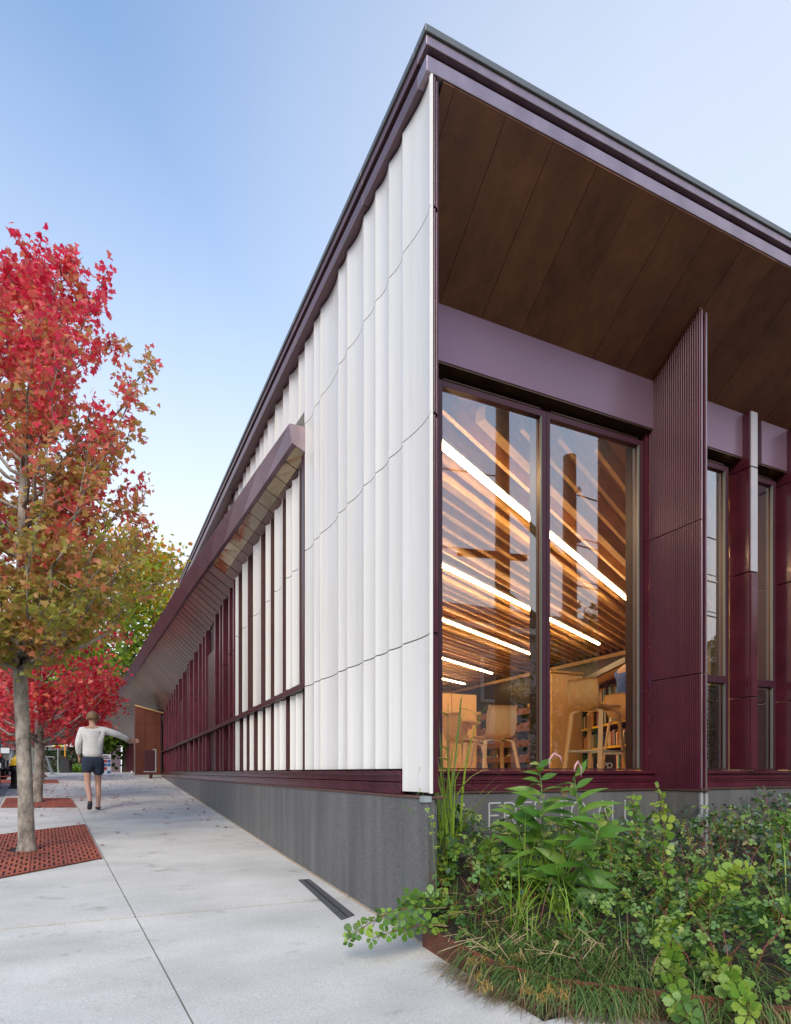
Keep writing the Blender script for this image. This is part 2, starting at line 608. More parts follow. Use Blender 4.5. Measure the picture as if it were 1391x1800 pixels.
M['greyhouse'] = mat('pale_clapboard', (.50, .44, .42), .75, var=.06)
M['brownhouse'] = mat('brown_clapboard', (.13, .075, .055), .75, var=.1)
M['roofing'] = mat('asphalt_shingle', (.10, .095, .10), .9, var=.2, scale=20)
M['trim'] = mat('white_trim', (.72, .70, .66), .6, var=.04)
M['darkglass'] = mat('house_window_glass', (.05, .06, .07), .08, var=.2, spec=.8)
M['pole'] = mat('weathered_pole_wood', (.13, .075, .045), .9, scale=5, var=.35, stretch=(1, 1, .2), bump=.4, bscale=30)
M['wire'] = mat('black_wire', (.012, .012, .012), .6, var=.1)
M['carpaint'] = mat('dark_car_paint', (.045, .042, .040), .2, metal=.4, var=.1, coat=.6)
M['carpaint2'] = mat('black_car_paint', (.015, .016, .018), .2, metal=.3, var=.1, coat=.6)
M['tyre'] = mat('tyre_rubber', (.016, .016, .016), .8, var=.15)
M['rim'] = mat('bronze_wheel_rim', (.45, .26, .16), .35, metal=.7, var=.1)
M['chrome'] = mat('chrome', (.7, .7, .7), .1, metal=1, var=.02)
def perf_mat():
    m, n, l, b = new_mat('perforated_metal')
    b.inputs['Base Color'].default_value = (.03, .012, .016, 1)
    tc = n.new('ShaderNodeTexCoord')
    sc_ = n.new('ShaderNodeVectorMath'); sc_.operation = 'MULTIPLY'; sc_.inputs[1].default_value = (26, 0, 26)
    l.new(tc.outputs['Object'], sc_.inputs[0])
    fr = n.new('ShaderNodeVectorMath'); fr.operation = 'FRACTION'; l.new(sc_.outputs[0], fr.inputs[0])
    sb = n.new('ShaderNodeVectorMath'); sb.operation = 'SUBTRACT'; sb.inputs[1].default_value = (.5, 0, .5); l.new(fr.outputs[0], sb.inputs[0])
    ln = n.new('ShaderNodeVectorMath'); ln.operation = 'LENGTH'; l.new(sb.outputs[0], ln.inputs[0])
    gt = n.new('ShaderNodeMath'); gt.operation = 'GREATER_THAN'; gt.inputs[1].default_value = .30; l.new(ln.outputs['Value'], gt.inputs[0])
    l.new(gt.outputs[0], b.inputs['Alpha'])
    return m


M['perfscreen'] = perf_mat()
M['hedge'] = leaf_mat('hedge_leaf', [(0, (.012, .035, .012)), (.6, (.025, .065, .02)), (1, (.05, .10, .03))], trans=.2)

CRIM = (.58, .020, .040)
M['leaf1'] = leaf_mat('maple_leaf_turning', [(0, (0.360, 0.379, 0.070)), (.24, (0.551, 0.392, 0.101)), (.44, (0.700, 0.323, 0.147)), (.58, (0.806, 0.183, 0.147)), (.74, (0.850, 0.077, 0.132)), (1, (0.763, 0.030, 0.093))], zr=(1.6, 7.3), noise=.8, trans=.55)
M['leaf2'] = leaf_mat('maple_leaf_crimson', [(0, (0.600, 0.027, 0.068)), (.5, (0.820, 0.068, 0.108)), (.85, (0.850, 0.162, 0.135)), (1, (0.650, 0.297, 0.095))], trans=.5)
M['leafg'] = leaf_mat('big_maple_leaf', [(0, (0.078, 0.166, 0.018)), (.40, (0.156, 0.282, 0.024)), (.62, (0.286, 0.384, 0.029)), (.80, (0.546, 0.486, 0.033)), (.92, (0.806, 0.486, 0.033)), (1, (0.780, 0.282, 0.044))], zr=(-6, 27), noise=.6, trans=.5)
M['leafg2'] = leaf_mat('distant_leaf', [(0, (0.030, 0.070, 0.014)), (.6, (0.075, 0.126, 0.019)), (1, (0.210, 0.210, 0.024))], trans=.3)
M['sumac'] = leaf_mat('sumac_leaf', [(0, (0.070, 0.164, 0.029)), (.5, (0.150, 0.293, 0.039)), (1, (0.320, 0.466, 0.058))], by='object', trans=.3, rough=.38)
M['sumaclight'] = leaf_mat('young_sumac_leaf', [(0, (0.150, 0.302, 0.031)), (.5, (0.230, 0.374, 0.044)), (1, (0.340, 0.437, 0.062))], by='object', trans=.35, rough=.38)
M['willow'] = leaf_mat('lance_leaf', [(0, (0.069, 0.194, 0.024)), (.5, (0.120, 0.272, 0.032)), (1, (0.203, 0.350, 0.048))], by='object', trans=.35, rough=.4)
M['cover'] = leaf_mat('groundcover_leaf', [(0, (0.024, 0.066, 0.018)), (.30, (0.067, 0.156, 0.035)), (.60, (0.134, 0.252, 0.055)), (.86, (0.232, 0.372, 0.077)), (1, (0.415, 0.456, 0.088))], trans=.25, rough=.4)
M['bluecover'] = leaf_mat('bluish_cover_leaf', [(0, (0.045, 0.094, 0.056)), (.5, (0.112, 0.189, 0.125)), (.85, (0.195, 0.275, 0.188)), (1, (0.300, 0.217, 0.100))], trans=.25, rough=.4)
M['blade'] = leaf_mat('grass_blade', [(0, (0.106, 0.200, 0.024)), (.5, (0.230, 0.384, 0.042)), (.9, (0.422, 0.550, 0.072)), (1, (0.672, 0.500, 0.132))], trans=.35)
M['bladedark'] = leaf_mat('dark_grass_blade', [(0, (0.048, 0.104, 0.024)), (.5, (0.102, 0.195, 0.044)), (.88, (0.168, 0.268, 0.066)), (1, (0.408, 0.305, 0.132))], trans=.25)
M['thatch'] = leaf_mat('dry_thatch', [(0, (0.088, 0.054, 0.030)), (.5, (0.250, 0.156, 0.078)), (1, (0.475, 0.324, 0.180))], trans=.2)
M['straw'] = leaf_mat('straw_stem', [(0, (.35, .24, .11)), (1, (.55, .42, .24))], trans=.15)
M['seed'] = leaf_mat('sedge_seedhead', [(0, (.28, .15, .035)), (.6, (.42, .25, .06)), (1, (.55, .38, .12))], trans=.2)
M['pinkflower'] = mat('pink_flower_spike', (.58, .30, .32), .7, var=.2, scale=60)
M['redstem'] = mat('red_brown_stem', (.20, .06, .045), .6, var=.25, scale=20)
M['greenstem'] = mat('green_stem', (.12, .20, .05), .6, var=.2, scale=20)
M['fallen'] = leaf_mat('fallen_maple_leaf', [(0, (.16, .020, .025)), (.6, (.38, .03, .05)), (1, (.42, .12, .06))], trans=.1)

# ------------------------------------------------------------------ ground
JX = [(-12, -.55), (-.56, -1.448), (3.694, -1.794), (6.6, -2.031), (9.13, -2.23), (11.07, -2.413), (17.8, -3.02), (40, -5.0)]


def joint_x(y):
    return interp(JX, y)


def kerb_x(y):
    return joint_x(y) - 1.36


mb = MB()
xs = [-220, -60, -30, -15, -8, -4, 0, 6, 14, 40, 220]
ys = [-220, -60, -20, -12, -6, -3, 0, 3, 8, 12, 16, 20, 21.5, 24, 30, 40, 60, 120, 320]
base = len(mb.v)
for y in ys:
    for x in xs:
        mb.v.append((x, y, gz(x, y if y > -14 else -14) - .16))
for j in range(len(ys) - 1):
    for i in range(len(xs) - 1):
        a = j * len(xs) + i
        mb.f.append((a, a + 1, a + len(xs) + 1, a + len(xs)))
struct('road', mb, M['asphalt'])

PLY = [-14, -10, -6.5, -3.6, -1.12, 1.286, 3.694, 6.6, 9.1, 11.6, 14.1, 16.6, 19.0, 20.95, 23.5, 27, 30.5, 34, 38, 42, 46, 50]


def sheet(poly, dz, thick):
    """horizontal polygon draped on the ground plane, with side walls"""
    m = MB()
    k = len(poly)
    m.v = [(x, y, gz(x, y) + dz - thick) for x, y in poly] + [(x, y, gz(x, y) + dz) for x, y in poly]
    m.f = [tuple(range(k - 1, -1, -1)), tuple(range(k, 2 * k))] + [(i, (i + 1) % k, k + (i + 1) % k, k + i) for i in range(k)]
    return m


walk = MB()
for y0, y1 in zip(PLY, PLY[1:]):
    n = len(walk.v)
    subs = [y0] + [q for q in (0, 3.0) if y0 < q < y1] + [y1]
    for a, b in zip(subs, subs[1:]):
        xr = 14 if b <= 0.0 else .04
        xr0 = xr
        walk.quad((kerb_x(a), a, gz(0, a) - .02), (xr, a, gz(0, a) - .02), (xr, b, gz(0, b) - .02), (kerb_x(b), b, gz(0, b) - .02))
side = struct('sidewalk', walk, M['concjoint'])
g = .0045
for i, (y0, y1) in enumerate(zip(PLY, PLY[1:])):
    cg0, cg1 = (.017 if y0 in (1.286, 3.694) else g), (.017 if y1 in (1.286, 3.694) else g)
    subs = [y0 + cg0] + [q for q in (0, 3.0) if y0 < q < y1] + [y1 - cg1]
    for part in range(3):
        if y1 < -3 and part == 2:
            pass
        poly_l, poly_r = [], []
        skew = .3 if (part == 1 and y1 <= 3.7 and y1 > 3) else 0
        for q in subs:
            jx = joint_x(q)
            if part == 0:
                l_, r_ = kerb_x(q) + .15, jx - g
            elif part == 1:
                l_, r_ = jx + g, (-.042 if y1 > 0 else .9)
            else:
                l_, r_ = .9 + 2 * g, 5.0
            poly_l.append((l_, q)); poly_r.append((r_, q))
        if part == 2 and y1 > -1:
            continue
        m = MB()
        for (a, b, c, d) in zip(poly_l, poly_l[1:], poly_r, poly_r[1:]):
            m.hexa([(*a, gz(0, a[1]) - .03), (*c, gz(0, c[1]) - .03), (*d, gz(0, d[1]) - .03), (*b, gz(0, b[1]) - .03),
                    (*a, gz(0, a[1])), (*c, gz(0, c[1])), (*d, gz(0, d[1])), (*b, gz(0, b[1]))])
        build('slab', m, M['conc'], side)
mb = MB()
for y0, y1 in zip(PLY, PLY[1:]):
    mb = MB()
    a, b = y0 + .004, y1 - .004
    mb.hexa([(kerb_x(a) - .02, a, gz(0, a) - .2), (kerb_x(a) + .145, a, gz(0, a) - .2), (kerb_x(b) + .145, b, gz(0, b) - .2), (kerb_x(b) - .02, b, gz(0, b) - .2),
             (kerb_x(a) - .02, a, gz(0, a) + .002), (kerb_x(a) + .145, a, gz(0, a) + .002), (kerb_x(b) + .145, b, gz(0, b) + .002), (kerb_x(b) - .02, b, gz(0, b) + .002)])
    if y0 >= -4:
        build('kerb_stone', mb, M['kerb'], side)

# ------------------------------------------------------------------ the library
BLD = thing('library_building', 'low white fluted and burgundy glazed library with copper eaves, glowing corner window', 'building')
random.seed(4)


def part(name, mb, m, smooth=False, bev=0, label=None, parent=None, kind=None):
    return build(name, mb, m, parent or BLD, smooth, bev=bev, label=label, kind=kind)


def flute(u0, u1, z0, z1, depth, proud=0.0, thick=.014, n=9, peak=.55):
    """terracotta panel on the left facade: concave front, lips at both edges"""
    front = []
    n += 3
    for i in range(n + 1):
        t = i / n
        q = t ** (math.log(.5) / math.log(peak))
        front.append((-proud + depth * (1 - (2 * q - 1) ** 2), u0 + (u1 - u0) * t))
    back = [(x + thick, y) for x, y in reversed(front)]
    return MB().prism([(x, y) for x, y in (front + back)][::-1], z0, z1)


# main white field
COLS = [.0, .39, .609, .84, 1.07, 1.414, 1.631, 2.103, 2.308, 2.612]
ROWS = [1.067, 1.895, 3.232, 4.486, 5.288]
GAP = .0045
for ci, (a, b) in enumerate(zip(COLS, COLS[1:])):
    dep = random.uniform(.019, .024) * min(1, (b - a) / .25)
    pk = random.uniform(.38, .5)
    pr = random.choice([0, .003, .006])
    for ri, (z0, z1) in enumerate(zip(ROWS, ROWS[1:])):
        if ci == 0 and ri == 0:
            z0 = .918
        part('terracotta_panel', flute(a + .0035, b - .0035, z0 + GAP, z1 - GAP, dep, pr, peak=pk), M['white'], smooth=False)
# small lower panels left of the field, under the mid rail
# upper strip above the canopy
u = 2.618
gaps = [6.37, 8.64, 10.8, 13.6, 17.0, 21.0, 26.0]
gi = 0
strip = []
while u < 46:
    w = random.choice([.2, .23, .27, .31, .36]) * (1 if u < 14 else 1.6)
    if gi < len(gaps) and u + w > gaps[gi] - .02:
        w = gaps[gi] - u
        if w > .08:
            strip.append((u, u + w))
        u = gaps[gi] + .13
        gi += 1
        continue
    strip.append((u, u + w))
    u += w
RX = [(0, -.026), (1, -.04), (2.7, -.072), (6.2, -.126), (13, -.216), (22.3, -.505), (37.6, -1.32), (54, -2.64)]
for a, b in strip:
    off = max(0, -interp(RX, (a + b) / 2) - .13) if a > 6 else 0
    dep = random.uniform(.026, .04) * min(1.2, (b - a) / .27)
    part('terracotta_panel', flute(a + .003, b - .003, 4.30, 5.288, dep, off + random.choice([0, .006, .012]), peak=random.uniform(.38, .5)), M['white'])
# backing wall behind the rainscreen
part('backing_wall', MB().box(.10, .16, 1.0, 46, .9, 5.35), M['burgdull'])
mb = MB()
for a, b in ((6.36, 6.51), (8.63, 8.78), (10.79, 10.94), (13.59, 13.74)):
    part('recess_strip', MB().box(-.01 - .01 * a / 6, .02, a + .012, b - .012, 4.5, 5.28), M['burgdull'])

# window zone under the canopy
CI = [(2.6, 4.19), (5.5, 4.09), (9.44, 3.83), (14.5, 3.55), (19.9, 3.10), (26, 2.95), (46, 2.75)]
BEAM = [(2.6, 1.90), (7.45, 1.83), (20.1, 1.735), (46, 1.62)]
upper_white = [(3.325, 2.729), (3.841, 3.42), (4.28, 3.991), (4.995, 4.464), (5.716, 5.285), (6.234, 5.968)]
lower_white = [(3.163, 2.635), (3.854, 3.264), (4.28, 3.991), (4.705, 4.417), (5.211, 4.925), (5.635, 5.399), (6.234, 5.883)]
for b, a in upper_white:
    a0 = a
    a += .17 * (b - a)
    top = interp(CI, a) - .06
    zb = interp(BEAM, a) + .05
    n2 = 2 if b - a > .45 else 1
    zj = 3.22 - .02 * a
    for k in range(n2):
        aa, bb = lerp(a, b, k / n2), lerp(a, b, (k + 1) / n2)
        part('terracotta_panel', flute(aa + .002, bb - .002, zb, zj - GAP, .03, .0), M['white'])
        part('terracotta_panel', flute(aa + .002, bb - .002, zj + GAP, top, .03, .0), M['white'])
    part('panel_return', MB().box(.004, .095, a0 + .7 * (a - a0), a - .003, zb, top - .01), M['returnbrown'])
    part('panel_return', MB().box(.05, .095, a + .025, b - .01, zb, top - .01), M['burgdull'])
for b, a in lower_white:
    a0 = a
    a += .15 * (b - a)
    zt = interp(BEAM, a) - .04
    n2 = 2 if b - a > .42 else 1
    for k in range(n2):
        aa, bb = lerp(a, b, k / n2), lerp(a, b, (k + 1) / n2)
        part('terracotta_panel', flute(aa + .002, bb - .002, 1.067 + GAP, zt, .03, .0), M['white'])
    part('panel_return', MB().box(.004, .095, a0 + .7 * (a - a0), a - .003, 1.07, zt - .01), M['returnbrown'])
fins = [(6.30, 6.45), (6.66, 6.86), (7.23, 7.43), (7.53, 7.74), (8.05, 8.30), (9.21, 9.44), (9.63, 9.84), (10.2, 10.44), (11.0, 11.29), (11.81, 12.14), (12.19, 12.42),
        (13.2, 13.42), (14.08, 14.43), (14.88, 15.11), (15.43, 15.70), (16.13, 16.42), (17.09, 17.31), (18.0, 18.25), (18.9, 19.15)]
for a, b in fins:
    top = interp(CI, a) - .05
    zb = interp(BEAM, a)
    zj = random.uniform(2.6, 2.95)
    w = max(.05, (b - a) * .42)
    a2 = a + .02
    part('glazed_fin', MB().box(-.012, .09, a2, a2 + w, zb + .05, zj - .004), M['burglight'], bev=.006)
    part('glazed_fin', MB().box(-.012, .09, a2, a2 + w, zj + .004, top), M['burglight'], bev=.006)
    part('glazed_fin', MB().box(-.006, .09, a2 + .03, a2 + .03 + w * .9, 1.067, zb - .04), M['burglight'], bev=.006)
for a, b, zt in ((8.37, 9.2, 3.3), (13.5, 14.0, 2.9), (17.35, 17.95, 2.6)):
    part('glazed_panel', MB().box(.02, .085, a, b, interp(BEAM, a) + .05, min(zt, interp(CI, a) - .3)), M['burgdull'])
uu = 2.62
while uu < 19.5:
    w = .58
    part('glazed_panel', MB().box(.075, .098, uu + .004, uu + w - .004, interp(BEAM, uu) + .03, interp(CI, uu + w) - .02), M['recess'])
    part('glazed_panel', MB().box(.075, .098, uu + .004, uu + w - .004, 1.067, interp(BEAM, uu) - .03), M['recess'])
    uu += w
# mid rail
for a, b in zip([2.61, 6.5, 10.4, 14.3, 18.2], [6.496, 10.396, 14.296, 18.196, 19.6]):
    za, zb = interp(BEAM, a), interp(BEAM, b)
    part('mid_rail', MB().hexa([(-.035, a, za - .03), (.07, a, za - .03), (.07, b, zb - .03), (-.035, b, zb - .03), (-.035, a, za + .03), (.07, a, za + .03), (.07, b, zb + .03), (-.035, b, zb + .03)]), M['burgdull'], bev=.006)
part('end_jamb', MB().box(-.01, .07, 2.615, 2.70, 1.92, 4.2), M['burgdull'])
# far stretch of wall behind the vestibule
uu = 20.6
while uu < 45:
    z1 = interp(CI, uu) - .05
    part('glazed_fin', MB().box(-.14 - (uu - 20) * .012, .0, uu, uu + .12, 1.1, z1), M['burg'])
    uu += .62
part('glazed_panel', MB().box(-.03, .09, 20.6, 45, 1.0, 2.9), M['burgdull'])
part('mid_rail', MB().box(-.2, .05, 20.6, 45, 1.62, 1.68), M['burgdull'])

# sill courses, flashing, granite plinth (left side)
edges = [.393, 1.07, 2.10, 3.13, 4.16, 5.19, 6.22, 7.25, 8.28, 9.31, 10.34, 11.4, 12.4, 13.5, 14.5, 15.6, 17.0, 18.4, 19.6]
for a, b in zip(edges, edges[1:]):
    c, d = a + .003, b - .003
    P = [(.09, .985), (-.012, .985), (-.012, 1.028), (-.03, 1.034), (-.03, 1.056), (.09, 1.062)]
    mb = MB().loft([[(x, c, z) for x, z in P], [(x, d, z) for x, z in P]])
    part('sill_tile', mb, M['burg'])
    P = [(.09, .903), (-.016, .903), (-.016, .962), (-.022, .964), (-.022, .978), (.09, .981)]
    part('sill_tile', MB().loft([[(x, c, z) for x, z in P], [(x, d, z) for x, z in P]]), M['burg'])
part('copper_flashing', MB().box(-.042, .09, -.012, 19.6, .884, .899), M['flash'], bev=.003)
part('flashing_clip', MB().box(-.048, .0, -.016, .05, .866, .902), M['galv'])
ge = [-.006, 3.2, 6.4, 9.6, 12.8, 16.0, 19.6]
for a, b in zip(ge, ge[1:]):
    mb = MB()
    xr_ = .028 if a < 0 else .12
    mb.hexa([(-.035, a + .002, gz(0, a) - .1), (xr_, a + .002, gz(0, a) - .1), (xr_, b - .002, gz(0, b) - .1), (-.035, b - .002, gz(0, b) - .1),
             (-.035, a + .002, .883), (xr_, a + .002, .883), (xr_, b - .002, .883), (-.035, b - .002, .883)])
    part('granite_slab', mb, M['granite'], bev=.003)
part('corner_bead', MB().box(-.012, .004, -.010, -.005, -.02, .88), M['coping'])
part('wing_plinth', MB().box(.029, .06, .03, .95, -.1, .883), M['granite'])
mb = MB()
for a, b in zip([0, 3, 8], [3, 8, 19.6]):
    mb.hexa([(-.052, a, gz(0, a) - .01), (-.034, a, gz(0, a) - .01), (-.034, b, gz(0, b) - .01), (-.052, b, gz(0, b) - .01), (-.045, a, gz(0, a) + .009), (-.034, a, gz(0, a) + .012), (-.034, b, gz(0, b) + .012), (-.045, b, gz(0, b) + .009)])
part('sealant_joint', mb, mat('tan_sealant', (.34, .27, .19), .8, var=.2, scale=20))

# free end of the corner wing wall
part('corner_panel', MB().box(.001, .014, -.006, .02, .918, 5.288), M['white'])
for z0, z1 in zip([.918] + ROWS[1:], ROWS[1:]):
    part('corner_trim', MB().box(.022, .034, -.004, .05, z0 + .006, z1 - .006), M['burg'], bev=.003)
    part('corner_trim', MB().box(.040, .050, .002, .05, z0 + .006, z1 - .02), M['burg'], bev=.003)
    part('glazed_panel', MB().box(.053, .061, .012, .95, z0 + .004, z1 - .004), M['burg'])
part('wing_core', MB().box(.049, .0525, .055, .97, .9, 5.28), M['dark'])

# roof: edge bands along both sides
def edge_band(name, z0, z1, out, depth, m, yout=None):
    ks = [k for k, _ in RX[:-1]] + [50]
    for a, b in zip(ks, ks[1:]):
        xa, xb = interp(RX, a) - out, interp(RX, b) - out
        yo = a if a > 0 else -out + depth + .002
        mb = MB()
        pts = []
        A = (xa, yo if a == 0 else a + .002)
        mb.hexa([(A[0], A[1], z0), (A[0] + depth, A[1], z0), (xb + depth, b - .002, z0), (xb, b - .002, z0), (A[0], A[1], z1), (A[0] + depth, A[1], z1), (xb + depth, b - .002, z1), (xb, b - .002, z1)])
        part(name, mb, M['banddim'] if m is M['band'] else m, bev=.004)  # left run takes the copy with the dimmer reflection painted in
    x0 = interp(RX, 0) - out
    for a, b in ((x0, 4.2), (4.203, 8.4), (8.403, 13)):
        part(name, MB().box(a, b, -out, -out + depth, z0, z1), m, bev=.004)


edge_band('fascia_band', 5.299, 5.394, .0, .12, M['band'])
edge_band('fascia_recess', 5.396, 5.450, -.035, .10, M['burgdull'])
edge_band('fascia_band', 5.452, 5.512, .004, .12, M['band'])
edge_band('coping', 5.514, 5.558, .018, .16, M['coping'])
mb = MB()
mb.hexa([(.12, .12, 5.42), (13, .12, 5.42), (13, 46, 5.42), (.12, 46, 5.42), (.12, .12, 5.55), (13, .12, 5.55), (13, 46, 5.55), (.12, 46, 5.55)])
part('roof', mb, M['roofing'])
# underside closing strip, left
ks = [.02, 1, 2.7, 6.2, 13, 22.3, 37.6, 46]
for a, b in zip(ks, ks[1:]):
    part('eave_soffit', MB().hexa([(interp(RX, a) + .1, a, 5.30), (.17, a, 5.30), (.17, b, 5.30), (interp(RX, b) + .1, b, 5.30), (interp(RX, a) + .1, a, 5.36), (.17, a, 5.36), (.17, b, 5.36), (interp(RX, b) + .1, b, 5.36)]), M['soffit'])

# right side: sloped copper soffit in sheets
ZS0, ZS1, YS1 = 5.300, 4.700, .875
v0 = .1
for k in range(30):
    a, b = (.092 if k == 0 else .176 + .3845 * (k - 1)), .176 + .3845 * k
    if a > 11.5:
        break
    a += .002; b -= .002
    dz = random.uniform(-.002, .002)
    part('soffit_sheet', MB().hexa([(a, .008, ZS0 - .010 + dz), (b, .008, ZS0 - .010 + dz), (b, .93, ZS1 - .038 + dz), (a, .93, ZS1 - .038 + dz),
                                    (a, .008, ZS0 - .004), (b, .008, ZS0 - .004), (b, .93, ZS1 - .01), (a, .93, ZS1 - .01)]), M['soffit'])
part('soffit_deck', MB().hexa([(.1, .1, 5.29), (11.5, .1, 5.29), (11.5, .96, 4.75), (.1, .96, 4.75), (.1, .1, 5.40), (11.5, .1, 5.40), (11.5, .96, 5.40), (.1, .96, 5.40)]), M['dark'])

# headers, windows, fins on the right side
bays = [(.10, 2.87, [.60, 1.632]), (2.95, 4.12, []), (4.27, 5.40, []), (5.55, 6.7, []), (6.85, 8.0, []), (8.15, 9.3, [])]
BAYS = [(.10, 2.86), (3.00, 3.99), (4.30, 4.66), (5.0, 5.6), (5.9, 6.5), (6.8, 7.4), (7.7, 8.3)]
HB = 4.225


def header(a, b):
    part('header_panel', MB().box(a, b, .875, 1.0, HB, 4.672), M['header'], bev=.006)
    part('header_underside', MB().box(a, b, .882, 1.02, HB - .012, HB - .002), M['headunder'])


header(.095, 2.862)
header(2.93, 4.10)
header(4.34, 5.35)
header(5.62, 6.5)
header(6.8, 7.6)


def window(a, b, z0, z1, transom=None, y=.955):
    fr = part('window', MB().box(a, a + .035, y, y + .07, z0, z1), M['frame'])
    mb = MB()
    mb.box(b - .05, b, y, y + .07, z0, z1)
    mb.box(a + .036, b - .051, y, y + .07, z1 - .05, z1)
    mb.box(a + .036, b - .051, y + .004, y + .07, z0, z0 + .012)
    if transom:
        mb.box(a + .036, b - .051, y - .01, y + .07, transom - .035, transom + .035)
    build('frame', mb, M['frame'], fr)
    build('inner_mullion', MB().box(b - .05, b - .002, y + .072, y + .165, z0, z1), M['innerframe'], fr)
    build('bead', MB().box(b - .059, b - .053, y - .006, y + .02, z0 + .013, z1 - .051), M['silver'], fr)
    build('head_bead', MB().box(a + .04, b - .07, y - .006, y + .01, z1 + .004, z1 + .012), M['headunder'], fr)
    zz = [z0 + .013] + ([transom - .036, transom + .036] if transom else []) + [z1 - .051]
    for k in range(0, len(zz), 2):
        build('pane', MB().box(a + .037, b - .07, y + .03, y + .036, zz[k], zz[k + 1]), M['glass'], fr)
    return fr


WZ0, WZ1 = 1.068, 4.14
window(.105, .58, WZ0, WZ1)
window(.585, 1.64, WZ0, WZ1)
window(1.645, 2.765, WZ0, WZ1)
for k, (a, b) in enumerate(((3.02, 3.94), (4.22, 4.68), (5.0, 5.5), (5.85, 6.35))):
    w = window(a, b, WZ0, WZ1, 1.98)
    m = MB()
    # perforated screen behind the lower light
    part('perforated_screen', MB().box(a + .05, b - .05, 1.06, 1.066, 1.075, 1.93), M['perfscreen'] if 'perfscreen' in M else M['dark'])
# head box above windows behind header
part('window_head', MB().box(.1, 9.0, 1.026, 1.1, 4.142, 4.7), M['frame'])
# wall strip between first window and fin
part('glazed_pilaster', MB().box(2.77, 2.812, .93, 1.0, 1.07, 1.80), M['burg'])
part('glazed_pilaster', MB().box(2.77, 2.812, .93, 1.0, 1.806, 3.20), M['burg'])
part('glazed_pilaster', MB().box(2.77, 2.812, .93, 1.0, 3.206, HB - .014), M['burg'])


def ribbed_fin(x, y0, y1, z0, z1, slope, ribs, top_at_y1):
    """fluted glazed blade perpendicular to the facade: ribs on its left face"""
    out = []
    m = MB()
    n = ribs
    prof = []
    for i in range(n):
        a = y0 + (y1 - y0) * i / n
        w = (y1 - y0) / n
        prof += [(x - .006, a + w * .12), (x - .010, a + w * .3), (x - .010, a + w * .62), (x - .006, a + w * .8), (x, a + w * .88), (x, a + w * 1.02)]
    prof += [(x, y1), (x + .028, y1), (x + .028, y0)]
    k = len(prof)
    lo = [(p[0], p[1], z0) for p in prof]
    hi = [(p[0], p[1], z1 - (slope * (p[1] - y0) if top_at_y1 else 0)) for p in prof]
    nb = len(m.v)
    m.v += lo + hi
    m.f.append(tuple(range(k - 1, -1, -1)))
    m.f.append(tuple(range(k, 2 * k)))
    for i in range(k):
        j = (i + 1) % k
        m.f.append((i, j, k + j, k + i))
    return m


FY0, FY1, FX = .375, .93, 2.815
for z0, z1 in ((.905, 1.888), (1.896, 3.20), (3.208, 5.0)):
    last = z1 == 5.0
    zt = ZS0 + (ZS1 - ZS0) * (FY0 / YS1) - .055
    part('ribbed_fin', ribbed_fin(FX, FY0, FY1, z0, zt if last else z1, .686, 24, last), M['burgfin'])
    part('fin_nose', MB().box(FX + .030, FX + .048, FY0 + .02, FY1, z0, (zt - .02) if not last else 4.66), M['dark'])
    m = MB()
    zb = (zt if last else z1)
    m.hexa([(FX + .050, FY0 + .003, z0), (FX + .072, FY0 + .003, z0), (FX + .072, FY1, z0), (FX + .050, FY1, z0), (FX + .050, FY0 + .003, zb), (FX + .072, FY0 + .003, zb), (FX + .072, FY1, zb - (.686 * (FY1 - FY0) if last else 0)), (FX + .050, FY1, zb - (.686 * (FY1 - FY0) if last else 0))])
    part('fin_side', m, M['burg'])
    part('fin_bead', MB().box(FX + .0, FX + .014, FY0 - .008, FY0 - .001, z0, zb), M['band'])
    part('fin_bead', MB().box(FX + .058, FX + .072, FY0 - .006, FY0 + .001, z0, zb), M['band'])
zt = ZS0 + (ZS1 - ZS0) * (FY0 / YS1)
part('fin_cap', MB().hexa([(FX - .014, FY0, zt - .05), (FX + .03, FY0, zt - .05), (FX + .03, .874, ZS1 - .06), (FX - .014, .874, ZS1 - .06), (FX - .014, FY0, zt - .03), (FX + .03, FY0, zt - .03), (FX + .03, .874, ZS1 - .035), (FX - .014, .874, ZS1 - .035)]), M['coppervest'])


def small_fin(x0, x1, y0, sheen_from):
    zs = [1.07, 1.80, 3.05, 4.10, 4.66]
    for z0, z1 in zip(zs, zs[1:]):
        w = z0 >= sheen_from  # upper noses take the pale colour standing for reflected sky
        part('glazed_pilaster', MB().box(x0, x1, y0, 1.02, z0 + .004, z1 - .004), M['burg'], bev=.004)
        part('pilaster_nose', MB().box(x0 + .01, x1 - .002, y0 - .014, y0 - .001, z0 + .006, z1 - .006), M['skysheen'] if w else M['burg'], bev=.003, label='front edge with sky reflection painted pale' if w else None)


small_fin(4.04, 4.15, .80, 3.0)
small_fin(4.74, 4.86, .70, 9)
small_fin(5.56, 5.68, .70, 9)
small_fin(6.45, 6.57, .70, 9)
